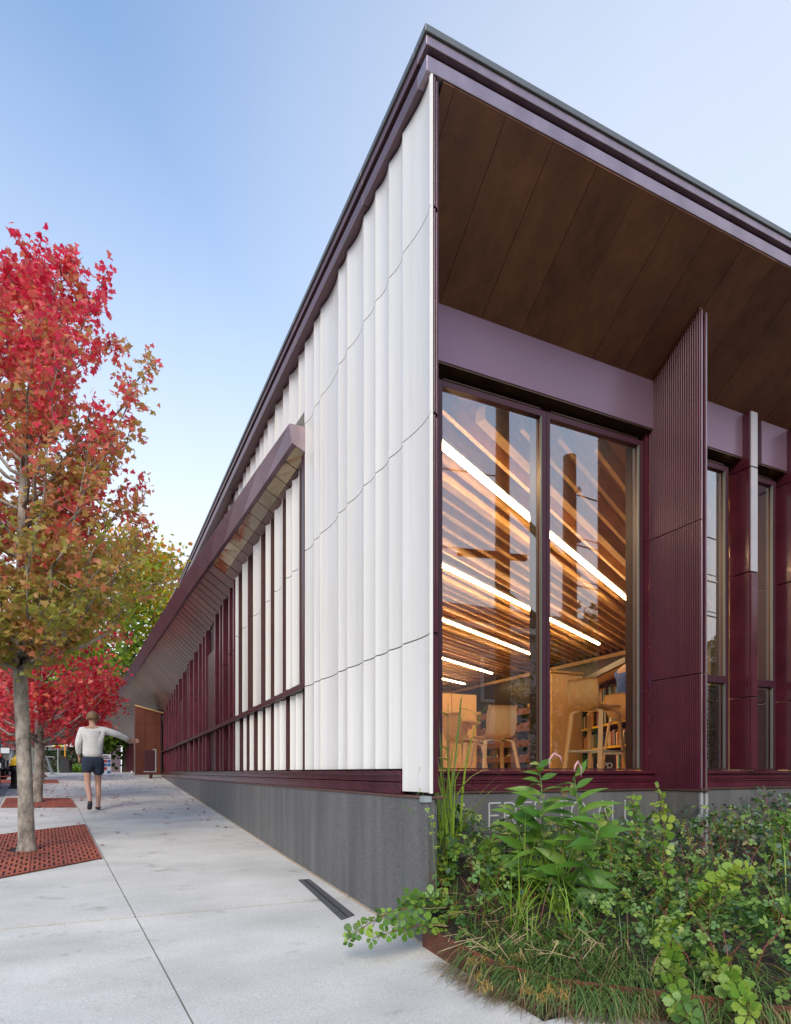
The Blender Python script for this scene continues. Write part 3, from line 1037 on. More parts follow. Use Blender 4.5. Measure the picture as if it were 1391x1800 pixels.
# sill courses + plinth right side
for a, b in ((.1, .82), (.823, 1.63), (1.633, 2.45), (2.453, 2.80), (2.90, 3.45), (3.453, 4.28), (4.283, 5.3), (5.303, 6.4), (6.403, 8.0)):
    P = [(1.0, .985), (.86, .985), (.86, 1.03), (.835, 1.036), (.835, 1.058), (1.0, 1.064)]
    part('sill_tile', MB().loft([[(a, y, z) for y, z in P][::-1], [(b, y, z) for y, z in P][::-1]]), M['burg'])
    P = [(1.0, .905), (.84, .905), (.84, .962), (.83, .965), (.83, .979), (1.0, .982)]
    part('sill_tile', MB().loft([[(a, y, z) for y, z in P][::-1], [(b, y, z) for y, z in P][::-1]]), M['burg'])
part('copper_flashing', MB().box(.1, 2.79, .785, .95, .886, .901), M['flash'])
part('copper_flashing', MB().box(2.78, 2.90, .34, .95, .8865, .9015), M['flash'])
part('copper_flashing', MB().box(2.902, 9.0, .785, .95, .886, .901), M['flash'])
for a, b in ((.10, 2.36), (2.363, 2.788), (2.897, 5.2), (5.203, 9.0)):
    part('granite_slab', MB().box(a, b, .80, .95, -.1, .884), M['granite'], bev=.003)
part('granite_slab', MB().box(2.79, 2.895, .372, .95, -.1, .884), M['granite'], bev=.003, label='narrow granite buttress under the ribbed fin')
part('corner_bead', MB().box(2.80, 2.83, .362, .371, .1, .882), M['caulk'])
part('corner_bead', MB().box(2.86, 2.89, .362, .371, .1, .882), M['caulk'])
# incised lettering FREE TO ALL
GL = {'F': [((0, 0), (0, 1)), ((0, 1), (.62, 1)), ((0, .52), (.5, .52))],
      'E': [((0, 0), (0, 1)), ((0, 1), (.64, 1)), ((0, .52), (.52, .52)), ((0, 0), (.64, 0))],
      'R': [((0, 0), (0, 1)), ((0, 1), (.38, 1)), ((.38, 1), (.56, .92)), ((.56, .92), (.62, .76)), ((.62, .76), (.56, .58)), ((.56, .58), (.38, .5)), ((0, .5), (.38, .5)), ((.34, .5), (.68, 0))],
      'T': [((.35, 0), (.35, 1)), ((0, 1), (.7, 1))],
      'O': [((.5 + .46 * math.cos(2 * math.pi * k / 14), .5 + .5 * math.sin(2 * math.pi * k / 14)), (.5 + .46 * math.cos(2 * math.pi * (k + 1) / 14), .5 + .5 * math.sin(2 * math.pi * (k + 1) / 14))) for k in range(14)],
      'A': [((0, 0), (.4, 1)), ((.4, 1), (.8, 0)), ((.15, .36), (.65, .36))],
      'L': [((0, 0), (0, 1)), ((0, 0), (.58, 0))]}
LZ0, LH = .598, .205
for ch, px in (('F', 860), ('R', 887), ('E', 915), ('E', 941), ('T', 977), ('O', 1003), ('A', 1048), ('L', 1077), ('L', 1099)):
    x0 = on_right(px, 1430, .8).x
    mb = MB()
    for i, (p, q) in enumerate(GL[ch]):
        a = (x0 + p[0] * LH * .86, .7985 - .0002 * i, LZ0 + p[1] * LH)
        b = (x0 + q[0] * LH * .86, .7985 - .0002 * i, LZ0 + q[1] * LH)
        mb.bar(a, b, .003, .013, up=(0, 1, 0)) if False else mb.bar(a, b, .013, .004, up=(0, 1, 0))
    part('incised_letter', mb, M['letter'])

# canopy over the entrance walk
CO_B = [(2.6, -.134), (5.1, -.248), (8.4, -.431), (11.2, -.556), (29.6, -1.438), (40, -2.25), (48, -3.0)]
CO_T = [(2.6 + .7 * i, interp(CO_B, 2.6 + .7 * i) - .026 - .13 * (1 - math.exp(-.233 * i))) for i in range(66)]
ks = [2.62, 3.6, 4.6, 5.6, 6.6, 7.6, 8.6, 9.9, 11.2, 14, 17.5, 21.5, 26, 31, 37, 44]
for a, b in zip(ks, ks[1:]):
    m = MB().hexa([(interp(CO_B, a), a, 4.262), (interp(CO_B, a) + .05, a, 4.262), (interp(CO_B, b) + .05, b - .003, 4.262), (interp(CO_B, b), b - .003, 4.262),
                   (interp(CO_T, a), a, 4.452), (interp(CO_T, a) + .08, a, 4.452), (interp(CO_T, b) + .08, b - .003, 4.452), (interp(CO_T, b), b - .003, 4.452)])
    part('canopy_fascia', m, M['canopyfas'], bev=.003)
    m = MB().hexa([(interp(CO_T, a) + .082, a, 4.40), (.0, a, 4.46), (.0, b, 4.46), (interp(CO_T, b) + .082, b, 4.40), (interp(CO_T, a) + .082, a, 4.452), (.0, a, 4.50), (.0, b, 4.50), (interp(CO_T, b) + .082, b, 4.452)])
    part('canopy_top', m, M['coping'])
part('canopy_end', MB().hexa([(-.132, 2.60, 4.265), (-.002, 2.60, 4.20), (-.002, 2.616, 4.20), (-.132, 2.616, 4.265), (-.158, 2.60, 4.45), (-.002, 2.60, 4.45), (-.002, 2.616, 4.45), (-.158, 2.616, 4.45)]), M['band'])
part('canopy_upstand', MB().hexa([(-.10, 2.63, 4.452), (-.002, 2.63, 4.502), (-.002, 2.65, 4.502), (-.10, 2.65, 4.452), (-.06, 2.63, 4.52), (-.002, 2.63, 4.62), (-.002, 2.65, 4.62), (-.06, 2.65, 4.52)]), M['coping'])
uu = 2.62
while uu < 43:
    w = .36 if uu < 7 else (.30 if uu < 20 else .6)
    gp = .010 if uu < 6 else .018
    a, b = uu + gp, uu + w - gp
    # outer polished strip, then inner board, following the twisted surface
    oa, ob = interp(CO_B, a) + .052, interp(CO_B, b) + .052
    za, zb = interp(CI, a), interp(CI, b)
    ix = .07
    if uu < 6.5:
        fa, fb = .28 + .05 * (a - 2.6), .28 + .05 * (b - 2.6)
        ma, mb_ = lerp(ix, oa, fa), lerp(ix, ob, fb)
        zma, zmb = lerp(za, 4.262, fa) - .004, lerp(zb, 4.262, fb) - .004
        part('soffit_board', MB().hexa([(ma, a, zma), (ix, a, za), (ix, b, zb), (mb_, b, zmb), (ma, a, zma + .02), (ix, a, za + .02), (ix, b, zb + .02), (mb_, b, zmb + .02)]), M['canopysoff'])
        part('soffit_lining', MB().hexa([(oa, a - .003, 4.264), (ma - .004, a - .003, zma + .004), (mb_ - .004, b + .003, zmb + .004), (ob, b + .003, 4.264), (oa, a - .003, 4.284), (ma - .004, a - .003, zma + .024), (mb_ - .004, b + .003, zmb + .024), (ob, b + .003, 4.284)]), M['brasslike'] if 'brasslike' in M else M['canopysoff'])
    else:
        part('soffit_board', MB().hexa([(oa, a, 4.262), (ix, a, za), (ix, b, zb), (ob, b, 4.262), (oa, a, 4.282), (ix, a, za + .02), (ix, b, zb + .02), (ob, b, 4.282)]), M['canopysoff'])
    uu += w

# copper vestibule
VY = 19.6
vx = [on_right(238, 1300, VY).x, on_right(255, 1300, VY).x, on_right(274.6, 1300, VY).x, -.04]
part('vestibule_core', MB().box(vx[0] + .02, .0, VY + .02, VY + 1.2, .8, 3.2), M['dark'])
zl, zr_ = on_right(238, 1241, VY).z, on_right(284, 1254, VY).z
zmid = on_right(260, 1273, VY).z
for i in range(3):
    a, b = vx[i] + .006, vx[i + 1] - .006
    ta, tb = lerp(zl, zr_, (a - vx[0]) / (vx[3] - vx[0])), lerp(zl, zr_, (b - vx[0]) / (vx[3] - vx[0]))
    part('copper_panel', MB().box(a, b, VY, VY + .018, .93, zmid - .006), M['coppervest'])
    part('copper_panel', MB().hexa([(a, VY, zmid + .006), (b, VY, zmid + .006), (b, VY + .018, zmid + .006), (a, VY + .018, zmid + .006), (a, VY, ta), (b, VY, tb), (b, VY + .018, tb), (a, VY + .018, ta)]), M['coppervest'])
part('copper_panel', MB().box(vx[0] - .002, vx[0] + .018, VY + .02, VY + 1.2, .93, zl), M['coppervest'])
part('vestibule_trim', MB().hexa([(vx[0] - .02, VY - .02, zl + .005), (.05, VY - .02, zr_ - .01), (.05, VY + .1, zr_ - .01), (vx[0] - .02, VY + .1, zl + .005), (vx[0] - .02, VY - .02, zl + .045), (.05, VY - .02, zr_ + .03), (.05, VY + .1, zr_ + .03), (vx[0] - .02, VY + .1, zl + .045)]), M['birch'])
part('vestibule_plinth', MB().box(vx[0] - .05, .0, VY - .06, VY + 1.2, gz(0, VY) - .05, .95), M['kerb'])

# interior shell
INZ = 1.05
RXW, RYW = 9.75, 16.5
struct('interior_floor', MB().box(.17, 12, 1.08, RYW, INZ - .08, INZ), M['carpet'])
part('interior_wall', MB().box(.162, .20, 1.1, RYW, INZ, 4.6), M['plaster'], label='warm plaster inner wall')
part('interior_wall', MB().box(.2, RXW, RYW, RYW + .1, INZ, 4.6), M['birch'])
part('interior_wall', MB().box(RXW, RXW + .1, 6.6, RYW, INZ, 4.6), M['steel'], label='dark inner wall behind the shelves')
part('interior_wall', MB().box(12, 12.1, 1.1, 6.6, INZ, 4.6), M['plaster'])
part('interior_wall', MB().box(RXW, 12, 6.55, 6.59, INZ, 4.6), M['plaster'])
part('ceiling_deck', MB().box(.2, 12, 1.1, RYW, 4.42, 4.5), M['wooddeck'])
part('wall_trim', MB().box(RXW - .04, RXW - .005, 6.6, RYW, 3.92, 4.02), M['birch'])
dsl = Vector((.869, .494, 0))
nsl = Vector((-.494, .869, 0))


def clip_line(c, x0, x1, y0, y1):
    """points of the line n.p=c inside a rectangle"""
    p0 = nsl * c
    lo, hi = -99, 99
    for p, d, a, b in ((p0.x, dsl.x, x0, x1), (p0.y, dsl.y, y0, y1)):
        t0, t1 = (a - p) / d, (b - p) / d
        lo, hi = max(lo, min(t0, t1)), min(hi, max(t0, t1))
    return (p0 + dsl * lo, p0 + dsl * hi) if hi - lo > .3 else None


c = -4.6
k = 0
while c < 14:
    seg = clip_line(c, .25, 9.6, 1.12, 16.4)
    if seg:
        h = .30 if k % 4 == 0 else .20
        w = .09 if k % 4 == 0 else .042
        a, b = seg
        zc = 4.03 + h / 2 - (.02 if k % 4 == 0 else 0)
        part('ceiling_slat', MB().bar((a.x, a.y, zc), (b.x, b.y, zc), w, h), M['wood'])
    c += .21
    k += 1

# linear lamps
for i, (a, b) in enumerate((((.45, 1.22), (6.3, 4.55)), ((.9, 3.41), (8.31, 7.44)), ((1.5, 5.53), (7.7, 9.1)), ((2.0, 8.1), (8.49, 11.99)), ((4.5, 11.75), (8.9, 14.2)))):
    L = thing('linear_lamp', ['bright linear ceiling lamp nearest the corner window', 'linear ceiling lamp second from the glass', 'linear ceiling lamp third from the glass, mid room', 'linear ceiling lamp fourth from the glass', 'short linear lamp deepest in the reading room'][i], 'lamp', (a[0], a[1], 3.97), group='linear ceiling lamps')
    dx, dy = b[0] - a[0], b[1] - a[1]
    build('diffuser', MB().bar((0, 0, -.035), (dx, dy, -.035), .04, .03), M['lamp'], L)
    build('housing', MB().bar((0, 0, .0), (dx, dy, .0), .09, .036), M['lampbody'], L)

# ------------------------------------------------------------------ reading room furniture
def shell_chair(name, label, cat, loc, rz, h, seat_h, group, stool=False):
    """moulded ply shell on four splayed ply legs; local +Y is where the sitter faces"""
    t = thing(name, label, cat, loc, rz, group)
    prof = []           # side profile of the shell (y, z) from front lip to top of back
    pts = [(.21, -.02), (.16, .0), (.0, -.012), (-.13, -.008), (-.185, .02), (-.215, .08), (-.235, .18), (-.252, h - seat_h)]
    P = []
    for (a, b) in zip(pts, pts[1:]):
        for k in range(3):
            P.append((lerp(a[0], b[0], k / 3), lerp(a[1], b[1], k / 3)))
    P.append(pts[-1])
    m = MB()
    n, w = len(P), 9
    for side in (0, 1):
        for i, (y, z) in enumerate(P):
            t_ = i / (n - 1)
            hw = .205 - .015 * math.sin(math.pi * t_) - (.035 * max(0, (t_ - .86) / .14) ** 2) - (.03 * max(0, (.08 - t_) / .08))
            for j in range(w):
                s_ = -1 + 2 * j / (w - 1)
                cup = .022 * abs(s_) ** 2.5
                up = t_ > .5
                off = .011 if side else 0
                m.v.append((hw * s_, y + (cup if up else 0) - (off if up else 0), seat_h + z + (0 if up else cup) - (0 if up else off)))
    for side in (0, 1):
        for i in range(n - 1):
            for j in range(w - 1):
                a = side * n * w + i * w + j
                m.f.append((a, a + 1, a + w + 1, a + w) if side == 0 else (a + w, a + w + 1, a + 1, a))
    N = n * w
    ring = [j for j in range(w)] + [i * w + w - 1 for i in range(1, n)] + [(n - 1) * w + j for j in range(w - 2, -1, -1)] + [i * w for i in range(n - 2, 0, -1)]
    for a, b in zip(ring, ring[1:] + ring[:1]):
        m.f.append((a, b, b + N, a + N))
    build('shell', m, M['birch'], t, smooth=True)
    for sx_ in (-1, 1):
        for sy in (-1, 1):
            top = (sx_ * .12, sy * .11, seat_h - .035)
            knee = (sx_ * .185, sy * .155, seat_h - .06)
            foot = (sx_ * (.235 if not stool else .225), sy * (.225 if not stool else .235), 0)
            lm = MB().bar(top, knee, .045, .022).bar(knee, foot, .045, .024)
            build('leg', lm, M['birch'], t)
    if stool:
        for sy in (-1, 1):
            build('footrest', MB().tube([(-.215, sy * .215, .22), (.215, sy * .215, .22)], .009, 6), M['galv'], t)
        for sx_ in (-1, 1):
            build('footrest', MB().tube([(sx_ * .215, -.215, .2205), (sx_ * .215, .215, .2205)], .009, 6), M['galv'], t)
    build('seat_cross_bar', MB().bar((-.12, 0, seat_h - .03), (.12, 0, seat_h - .03), .2, .012), M['birch'], t)
    return t


def ind(px, fwd):
    p = pt(px, 1357, fwd)
    return (p.x, p.y, INZ)


shell_chair('birch_chair', 'birch shell chair seen from behind, drawn up to the table by the corner glass', 'chair', ind(868, 7.7), R(-8), .80, .43, 'birch shell chairs')
shell_chair('birch_chair', 'birch shell chair at the table, half hidden by tall grass blades outside', 'chair', ind(816, 8.6), R(-78), .80, .43, 'birch shell chairs')
shell_chair('birch_stool', 'high birch stool in front of the tall birch cabinet', 'stool', ind(1046, 6.75), R(-78), .99, .70, 'high birch stools', True)
shell_chair('birch_stool', 'high birch stool with a seated reader in a blue shirt', 'stool', ind(1108, 7.5), R(-95), .93, .66, 'high birch stools', True)
tp = ind(776, 9.4)
T = thing('reading_table', 'round birch reading table with two shell chairs', 'table', tp)
build('tabletop', MB().lathe([(.0, .715), (.56, .715), (.60, .725), (.60, .745), (.0, .745)], n=40), M['birch'], T)
build('apron', MB().lathe([(.0, .64), (.46, .64), (.47, .713), (.0, .713)], n=32), M['birch'], T)
for k in range(4):
    aa = R(45 + 90 * k)
    build('leg', MB().tube([(.36 * math.cos(aa), .36 * math.sin(aa), .64), (.45 * math.cos(aa), .45 * math.sin(aa), 0)], [.034, .024], 10), M['birch'], T)
# tall birch cabinet
cp = pt(970, 1357, 11.2)
cb = Vector((cp.x, cp.y, INZ))
T = thing('birch_cabinet', 'tall pale birch cabinet at the end of the book shelves', 'cabinet', cb)
build('carcass', MB().box(.0, .72, .022, .5, .0, 1.80), M['birch'], T)
build('door', MB().box(.004, .25, .0, .020, .01, 1.77), M['birch'], T)
build('door', MB().box(.256, .716, .0, .020, .01, 1.77), M['birch'], T)
build('top', MB().box(-.01, .74, -.015, .51, 1.802, 1.83), M['wood'], T)
# angled book shelves beyond the right pane
sa, sb_ = pt(1020, 1357, 11.6), pt(1128, 1357, 8.6)
sdv = Vector((sa.x - sb_.x, sa.y - sb_.y, 0))
SL = sdv.length
sdv.normalize()
rz = math.atan2(sdv.y, sdv.x)
SH = thing('book_shelf', 'dark steel book shelf with yellow label strips behind the high stools', 'shelf', (sb_.x, sb_.y, INZ), rz)
# local: x along the shelf (away), +y is towards the viewer's left = face with spines
SZ = [.03, .40, .77, 1.14, 1.47]
for z in SZ:
    build('shelf_board', MB().box(0, SL, -.26, 0, z - .02, z), M['steel'], SH)
for z in SZ[:4]:
    build('label_strip', MB().box(.0, SL, .0005, .008, z - .022, z + .012), M['yellow'], SH)
build('back_panel', MB().box(0, SL, -.28, -.262, 0, 1.486), M['steel'], SH)
for x in (0, SL / 2, SL):
    build('upright', MB().box(x - .012, x + .012, -.30, .004, 0, 1.486), M['steel'], SH)
build('canopy_top', MB().box(-.1, SL * .80, -.35, .26, 1.50, 1.58), M['steel'], SH)
build('canopy_underside', MB().box(-.06, SL * .80 - .05, -.30, .22, 1.488, 1.499), M['wood'], SH)
bm_ = []
bookcols = [('white', (.66, .62, .54)), ('red', (.36, .04, .03)), ('blue', (.05, .09, .26)), ('black', (.02, .02, .022)), ('orange', (.55, .18, .04)), ('teal', (.03, .22, .20)), ('cream', (.58, .48, .30)), ('brown', (.18, .08, .04))]
for nme, c in bookcols:
    m = mat('book_' + nme, c, .5, var=.08, scale=14)
    m2 = MB().box(-.5, .5, -.17, 0, 0, 1)
    bm_.append((nme, m2.mesh('book', m)))
rowname = ['bottom', 'second', 'third', 'top']
for ri in range(4):
    x = .03
    row = []
    while x < SL - .06:
        w = random.uniform(.022, .048) if ri else random.uniform(.03, .07)
        h = random.uniform(.20, .27)
        if abs(x - SL / 2) < .05:
            x += .04
            continue
        nme, me = random.choice(bm_)
        b = put('book', me, None, scale=(w * .94, 1, h))
        b.location = Vector((sb_.x, sb_.y, INZ)) + sdv * (x + w / 2) + Vector((-sdv.y, sdv.x, 0)) * (-.012 - random.random() * .02) + Vector((0, 0, SZ[ri]))
        b.rotation_euler = (0, 0, rz)
        row.append((b, nme, 'tall' if h > .245 else 'short' if h < .222 else 'mid height', 'thick' if w > .037 else 'slim'))
        x += w + (.0015 if random.random() < .93 else random.uniform(.03, .12))
    for i, (b, nme, hh, ww) in enumerate(row):
        l_ = row[i + 1][1] + ' one' if i + 1 < len(row) else 'the shelf end'
        r_ = row[i - 1][1] + ' one' if i else 'the near upright'
        tag(b, f'{hh} {ww} {nme} book between {l_} and {r_}, {rowname[ri]} row of shelf', 'book', 'books on the angled steel shelf')
# big black display book
bp_ = pt(1063, 1347, 8.0)
B = thing('display_book', 'large black book with white capital letters, low behind the stool', 'book', (bp_.x, bp_.y, INZ + .0), R(-28))
build('cover', MB().box(-.14, .14, 0, .03, 0, .27), M['black'], B)
put('lettering', text_mesh('OPD', .10, 'lettering', M['paperwhite']), B, loc=(0, -.003, .08), rot=(R(90), 0, 0))
# deep wall shelving along the dark wall
random.seed(8)
WS = thing('wall_shelving', 'long dark shelving with brown perforated fronts deep in the room', 'shelf', (8.6, 9.0, INZ), 0)
for z in (.35, .78, 1.21, 1.66):
    build('perforated_front', MB().box(-.02, -.005, 0, 5.6, z - .09, z + .09), M['perf'], WS)
    build('shelf_board', MB().box(0, .3, 0, 5.6, z - .1, z - .08), M['steel'], WS)
for k in range(7):
    build('upright', MB().box(-.004, .32, k * .93, k * .93 + .05, 0, 1.9), M['steel'], WS)
build('back_panel', MB().box(.31, .33, 0, 5.6, 0, 1.9), M['birch'], WS)
for z, rn in ((.36, 'low'), (.79, 'middle'), (1.22, 'upper')):
    y = .08
    row = []
    while y < 5.4:
        w = random.uniform(.05, .16)
        if random.random() < .6:
            nme, me = random.choice(bm_)
            h = random.uniform(.17, .24)
            b = put('book', me, None, scale=(w * .95, 1, h))
            b.location = (8.6 + .05, 9.0 + y + w / 2, INZ + z - .08)
            b.rotation_euler = (0, 0, R(90))
            row.append((b, nme, 'tall' if h > .205 else 'low', 'wide' if w > .1 else 'narrow'))
        y += w
    for i, (b, nme, hh, ww) in enumerate(row):
        l_ = row[i + 1][1] + ' volume' if i + 1 < len(row) else 'the far post'
        r_ = row[i - 1][1] + ' volume' if i else 'the near post'
        tag(b, f'{hh} {ww} {nme} volume between {l_} and {r_}, {rn} shelf deep inside', 'book', 'volumes on the deep perforated shelving')
for (x, y, w, h, lab) in ((4.82, 2.0, .36, 1.5, 'warm birch panel behind the narrow window right of the ribbed fin'), (6.08, 2.1, .36, 1.5, 'warm birch panel behind the second narrow window')):
    t = thing('birch_screen', lab, 'screen', (x, y, INZ))
    build('panel', MB().box(0, w, 0, .04, .05, h), M['birch'], t)
    build('base', MB().box(.05, w - .05, -.05, .12, 0, .05), M['steel'], t)
HP = pt(795, 1357, 13.5)
HPc = thing('birch_screen', 'glowing pale birch end panel beyond the reading table', 'screen', (HP.x, HP.y, INZ), 0)
build('panel', MB().box(-.62, -.02, 0, .05, 0, 1.7), M['birch'], HPc)
build('panel', MB().box(.0, .62, 0, .05, 0, 1.7), M['birch'], HPc)

# ------------------------------------------------------------------ people
def skinned(name, verts, edges, m, parent, root=0, sub=2, smooth=True):
    me = bpy.data.meshes.new(name)
    me.from_pydata([v[:3] for v in verts], edges, [])
    o = bpy.data.objects.new(name, me)
    COL.objects.link(o)
    bpy.context.view_layer.objects.active = o
    md = o.modifiers.new('skin', 'SKIN')
    md.use_smooth_shade = True
    sk = me.skin_vertices[0].data if me.skin_vertices else None
    if sk is None:
        bmx = bmesh.new(); bmx.from_mesh(me)
        bmx.verts.layers.skin.verify()
        bmx.to_mesh(me); bmx.free()
        sk = me.skin_vertices[0].data
    for i, v in enumerate(verts):
        r = v[3]
        sk[i].radius = r if hasattr(r, '__len__') else (r, r)
        sk[i].use_root = (i == root)
    ss = o.modifiers.new('sub', 'SUBSURF')
    ss.levels = ss.render_levels = sub
    dg = bpy.context.evaluated_depsgraph_get()
    new = bpy.data.meshes.new_from_object(o.evaluated_get(dg))
    bpy.data.objects.remove(o)
    new.materials.clear()
    new.materials.append(m)
    new.polygons.foreach_set('use_smooth', [True] * len(new.polygons))
    return put(name, new, parent)


def fingers(V, E, wrist, hand_dir, side, curl, s=1.0):
    """palm and five fingers appended to a skin graph; wrist = index"""
    w = Vector(V[wrist][:3])
    d = Vector(hand_dir).normalized()
    sd = Vector(side).normalized()
    nrm = d.cross(sd)
    palm = w + d * .055 * s
    V.append((*palm, (.030 * s, .016 * s))); pi = len(V) - 1
    E.append((wrist, pi))
    for k, (off, L) in enumerate(((-.028, .065), (-.010, .078), (.009, .074), (.027, .058))):
        a = palm + d * .035 * s + sd * off * s
        b = a + (d * math.cos(curl) + nrm * math.sin(curl)) * L * .5 * s
        c = b + (d * math.cos(curl * 2) + nrm * math.sin(curl * 2)) * L * .5 * s
        i0 = len(V)
        V.extend([(*a, .0095 * s), (*b, .0085 * s), (*c, .007 * s)])
        E.extend([(pi, i0), (i0, i0 + 1), (i0 + 1, i0 + 2)])
    a = w + d * .03 * s - sd * .036 * s
    b = a + (d * .7 - sd * .5 + nrm * .3).normalized() * .035 * s
    i0 = len(V)
    V.extend([(*a, .011 * s), (*b, .0085 * s)])
    E.extend([(pi, i0), (i0, i0 + 1)])


# walker on the pavement, back to the camera, right arm held out
pf = on_ground(163, 1424)
WK = thing('person', 'person walking away along the pavement in white shirt and dark shorts, right arm held out', 'person', (pf.x, pf.y, gz(0, pf.y)), R(6))
V = [(0, 0, .93, (.155, .105)), (0, .01, 1.08, (.125, .09)), (0, .02, 1.24, (.15, .10)), (0, .015, 1.37, (.14, .085)), (0, .02, 1.45, .055), (0, .035, 1.50, .056), (0, .05, 1.56, (.072, .088)), (0, .055, 1.63, (.078, .092)), (0, .05, 1.685, (.055, .065))]
E = [(i, i + 1) for i in range(8)]
V += [(.165, .01, 1.385, .056), (.37, .03, 1.33, .042), (.43, .06, 1.315, .037), (.63, .15, 1.235, .026)]           # right arm 9-12
E += [(3, 9), (9, 10), (10, 11), (11, 12)]
V += [(-.165, .01, 1.38, .056), (-.215, .0, 1.16, .043), (-.22, .01, 1.11, .038), (-.20, .13, .93, .026)]          # left arm 13-16
E += [(3, 13), (13, 14), (14, 15), (15, 16)]
V += [(.085, .0, .84, .083), (.095, .10, .50, .054), (.095, .10, .44, .050), (.09, .02, .27, .047), (.085, -.06, .09, .034), (.085, -.04, .045, .036), (.085, .10, .025, .030)]   # right leg 17-23
E += [(0, 17), (17, 18), (18, 19), (19, 20), (20, 21), (21, 22), (22, 23)]
V += [(-.085, .0, .84, .083), (-.085, -.03, .50, .054), (-.085, -.05, .45, .050), (-.08, -.21, .33, .048), (-.075, -.36, .20, .034), (-.075, -.38, .15, .036), (-.075, -.31, .03, .028)]  # left leg, heel lifted 24-30
E += [(0, 24), (24, 25), (25, 26), (26, 27), (27, 28), (28, 29), (29, 30)]
fingers(V, E, 12, (.9, .42, -.1), (0, .2, 1), .5)
fingers(V, E, 16, (.05, .5, -.85), (0, .8, .5), .35)
body = skinned('body', V, E, M['skin'], WK)
V = [(0, 0, .86, (.185, .135)), (0, .01, 1.05, (.172, .122)), (0, .02, 1.22, (.178, .125)), (0, .015, 1.35, (.15, .10)), (0, .022, 1.44, (.066, .066)),
     (.17, .01, 1.388, .070), (.37, .03, 1.335, .062), (.43, .06, 1.31, .060), (.60, .135, 1.245, .046), (-.17, .01, 1.38, .070), (-.222, .0, 1.16, .060), (-.226, .01, 1.11, .054), (-.205, .11, .955, .042)]
skinned('shirt', V, [(0, 1), (1, 2), (2, 3), (3, 4), (3, 5), (5, 6), (6, 7), (7, 8), (3, 9), (9, 10), (10, 11), (11, 12)], M['shirt'], WK, root=2)
V = [(0, 0, .97, (.165, .115)), (0, 0, .89, (.168, .122)), (.092, .0, .80, .108), (.098, .055, .60, .096), (-.092, .0, .80, .108), (-.09, -.02, .60, .096)]
skinned('shorts', V, [(0, 1), (1, 2), (2, 3), (1, 4), (4, 5)], M['navy'], WK, root=1)
def hair_cap(parent, c, rx, ry, rz_):
    m = MB()
    rings = []
    for i in range(9):
        th = R(8 + 100 * i / 8)
        ring = []
        for k in range(18):
            ph = 2 * math.pi * k / 18
            front = max(0, math.sin(ph))
            t2 = th * (1 - .42 * front)
            wob = 1 + .03 * math.sin(5 * ph + i) + .02 * math.sin(9 * ph)
            ring.append((c[0] + rx * wob * math.sin(t2) * math.cos(ph), c[1] + ry * wob * math.sin(t2) * math.sin(ph), c[2] + rz_ * math.cos(t2)))
        rings.append(ring)
    m.loft(rings)
    return build('hair', m, M['hair'], parent, smooth=True)


hair_cap(WK, (0, .048, 1.605), .098, .112, .118)
for s_, c in ((1, [(.085, -.075, .05), (.085, .02, .04), (.085, .13, .03)]), (-1, [(-.075, -.42, .17), (-.075, -.36, .09), (-.075, -.29, .025)])):
    skinned('shoe', [(*c[0], (.040, .042)), (*c[1], (.043, .040)), (*c[2], (.040, .026))], [(0, 1), (1, 2)], M['shoe'], WK, root=1)
for s_ in (-1, 1):
    build('ear', MB().lathe([(.003, -.03), (.014, -.015), (.016, .01), (.004, .03)], (s_ * .085, .045, 1.595), 8), M['skin'], WK, smooth=True)
    build('eye', MB().lathe([(.001, -.012), (.011, -.006), (.013, 0), (.011, .006), (.001, .012)], (s_ * .032, .137, 1.605), 8), M['paperwhite'], WK, smooth=True)
build('nose', MB().loft([[(-.006, .14, 1.61), (.006, .14, 1.61), (.006, .13, 1.612)], [(-.016, .162, 1.572), (.016, .162, 1.572), (0, .13, 1.565)]]), M['skin'], WK, smooth=True)
build('mouth', MB().box(-.024, .024, .132, .1405, 1.535, 1.543), M['redp'], WK)

# reader on the second stool
sp_ = ind(1106, 7.5)
RD = thing('person', 'person in blue shirt and khaki trousers seated inside, half behind the frame', 'person', sp_, R(-95))
V = [(0, -.02, .75, (.17, .13)), (0, -.03, .92, (.14, .10)), (0, .0, 1.10, (.16, .10)), (0, .02, 1.22, (.14, .085)), (0, .04, 1.30, .055), (0, .06, 1.36, .058), (0, .09, 1.42, (.074, .09)), (0, .10, 1.49, (.08, .094)), (0, .09, 1.545, (.055, .065)),
     (.17, .02, 1.22, .055), (.21, .12, 1.02, .042), (.18, .32, .99, .027), (-.17, .02, 1.22, .055), (-.21, .12, 1.02, .042), (-.18, .32, .99, .027),
     (.09, .04, .74, .085), (.11, .40, .72, .062), (.11, .42, .42, .05), (.11, .36, .26, .036), (.11, .46, .23, .032),
     (-.09, .04, .74, .085), (-.11, .40, .72, .062), (-.11, .42, .42, .05), (-.11, .36, .26, .036), (-.11, .46, .23, .032)]
E = [(0, 1), (1, 2), (2, 3), (3, 4), (4, 5), (5, 6), (6, 7), (7, 8), (3, 9), (9, 10), (10, 11), (3, 12), (12, 13), (13, 14), (0, 15), (15, 16), (16, 17), (17, 18), (18, 19), (0, 20), (20, 21), (21, 22), (22, 23), (23, 24)]
fingers(V, E, 11, (-.3, .9, -.1), (1, .2, 0), .4)
fingers(V, E, 14, (.3, .9, -.1), (1, -.2, 0), .4)
skinned('body', V, E, M['skin'], RD)
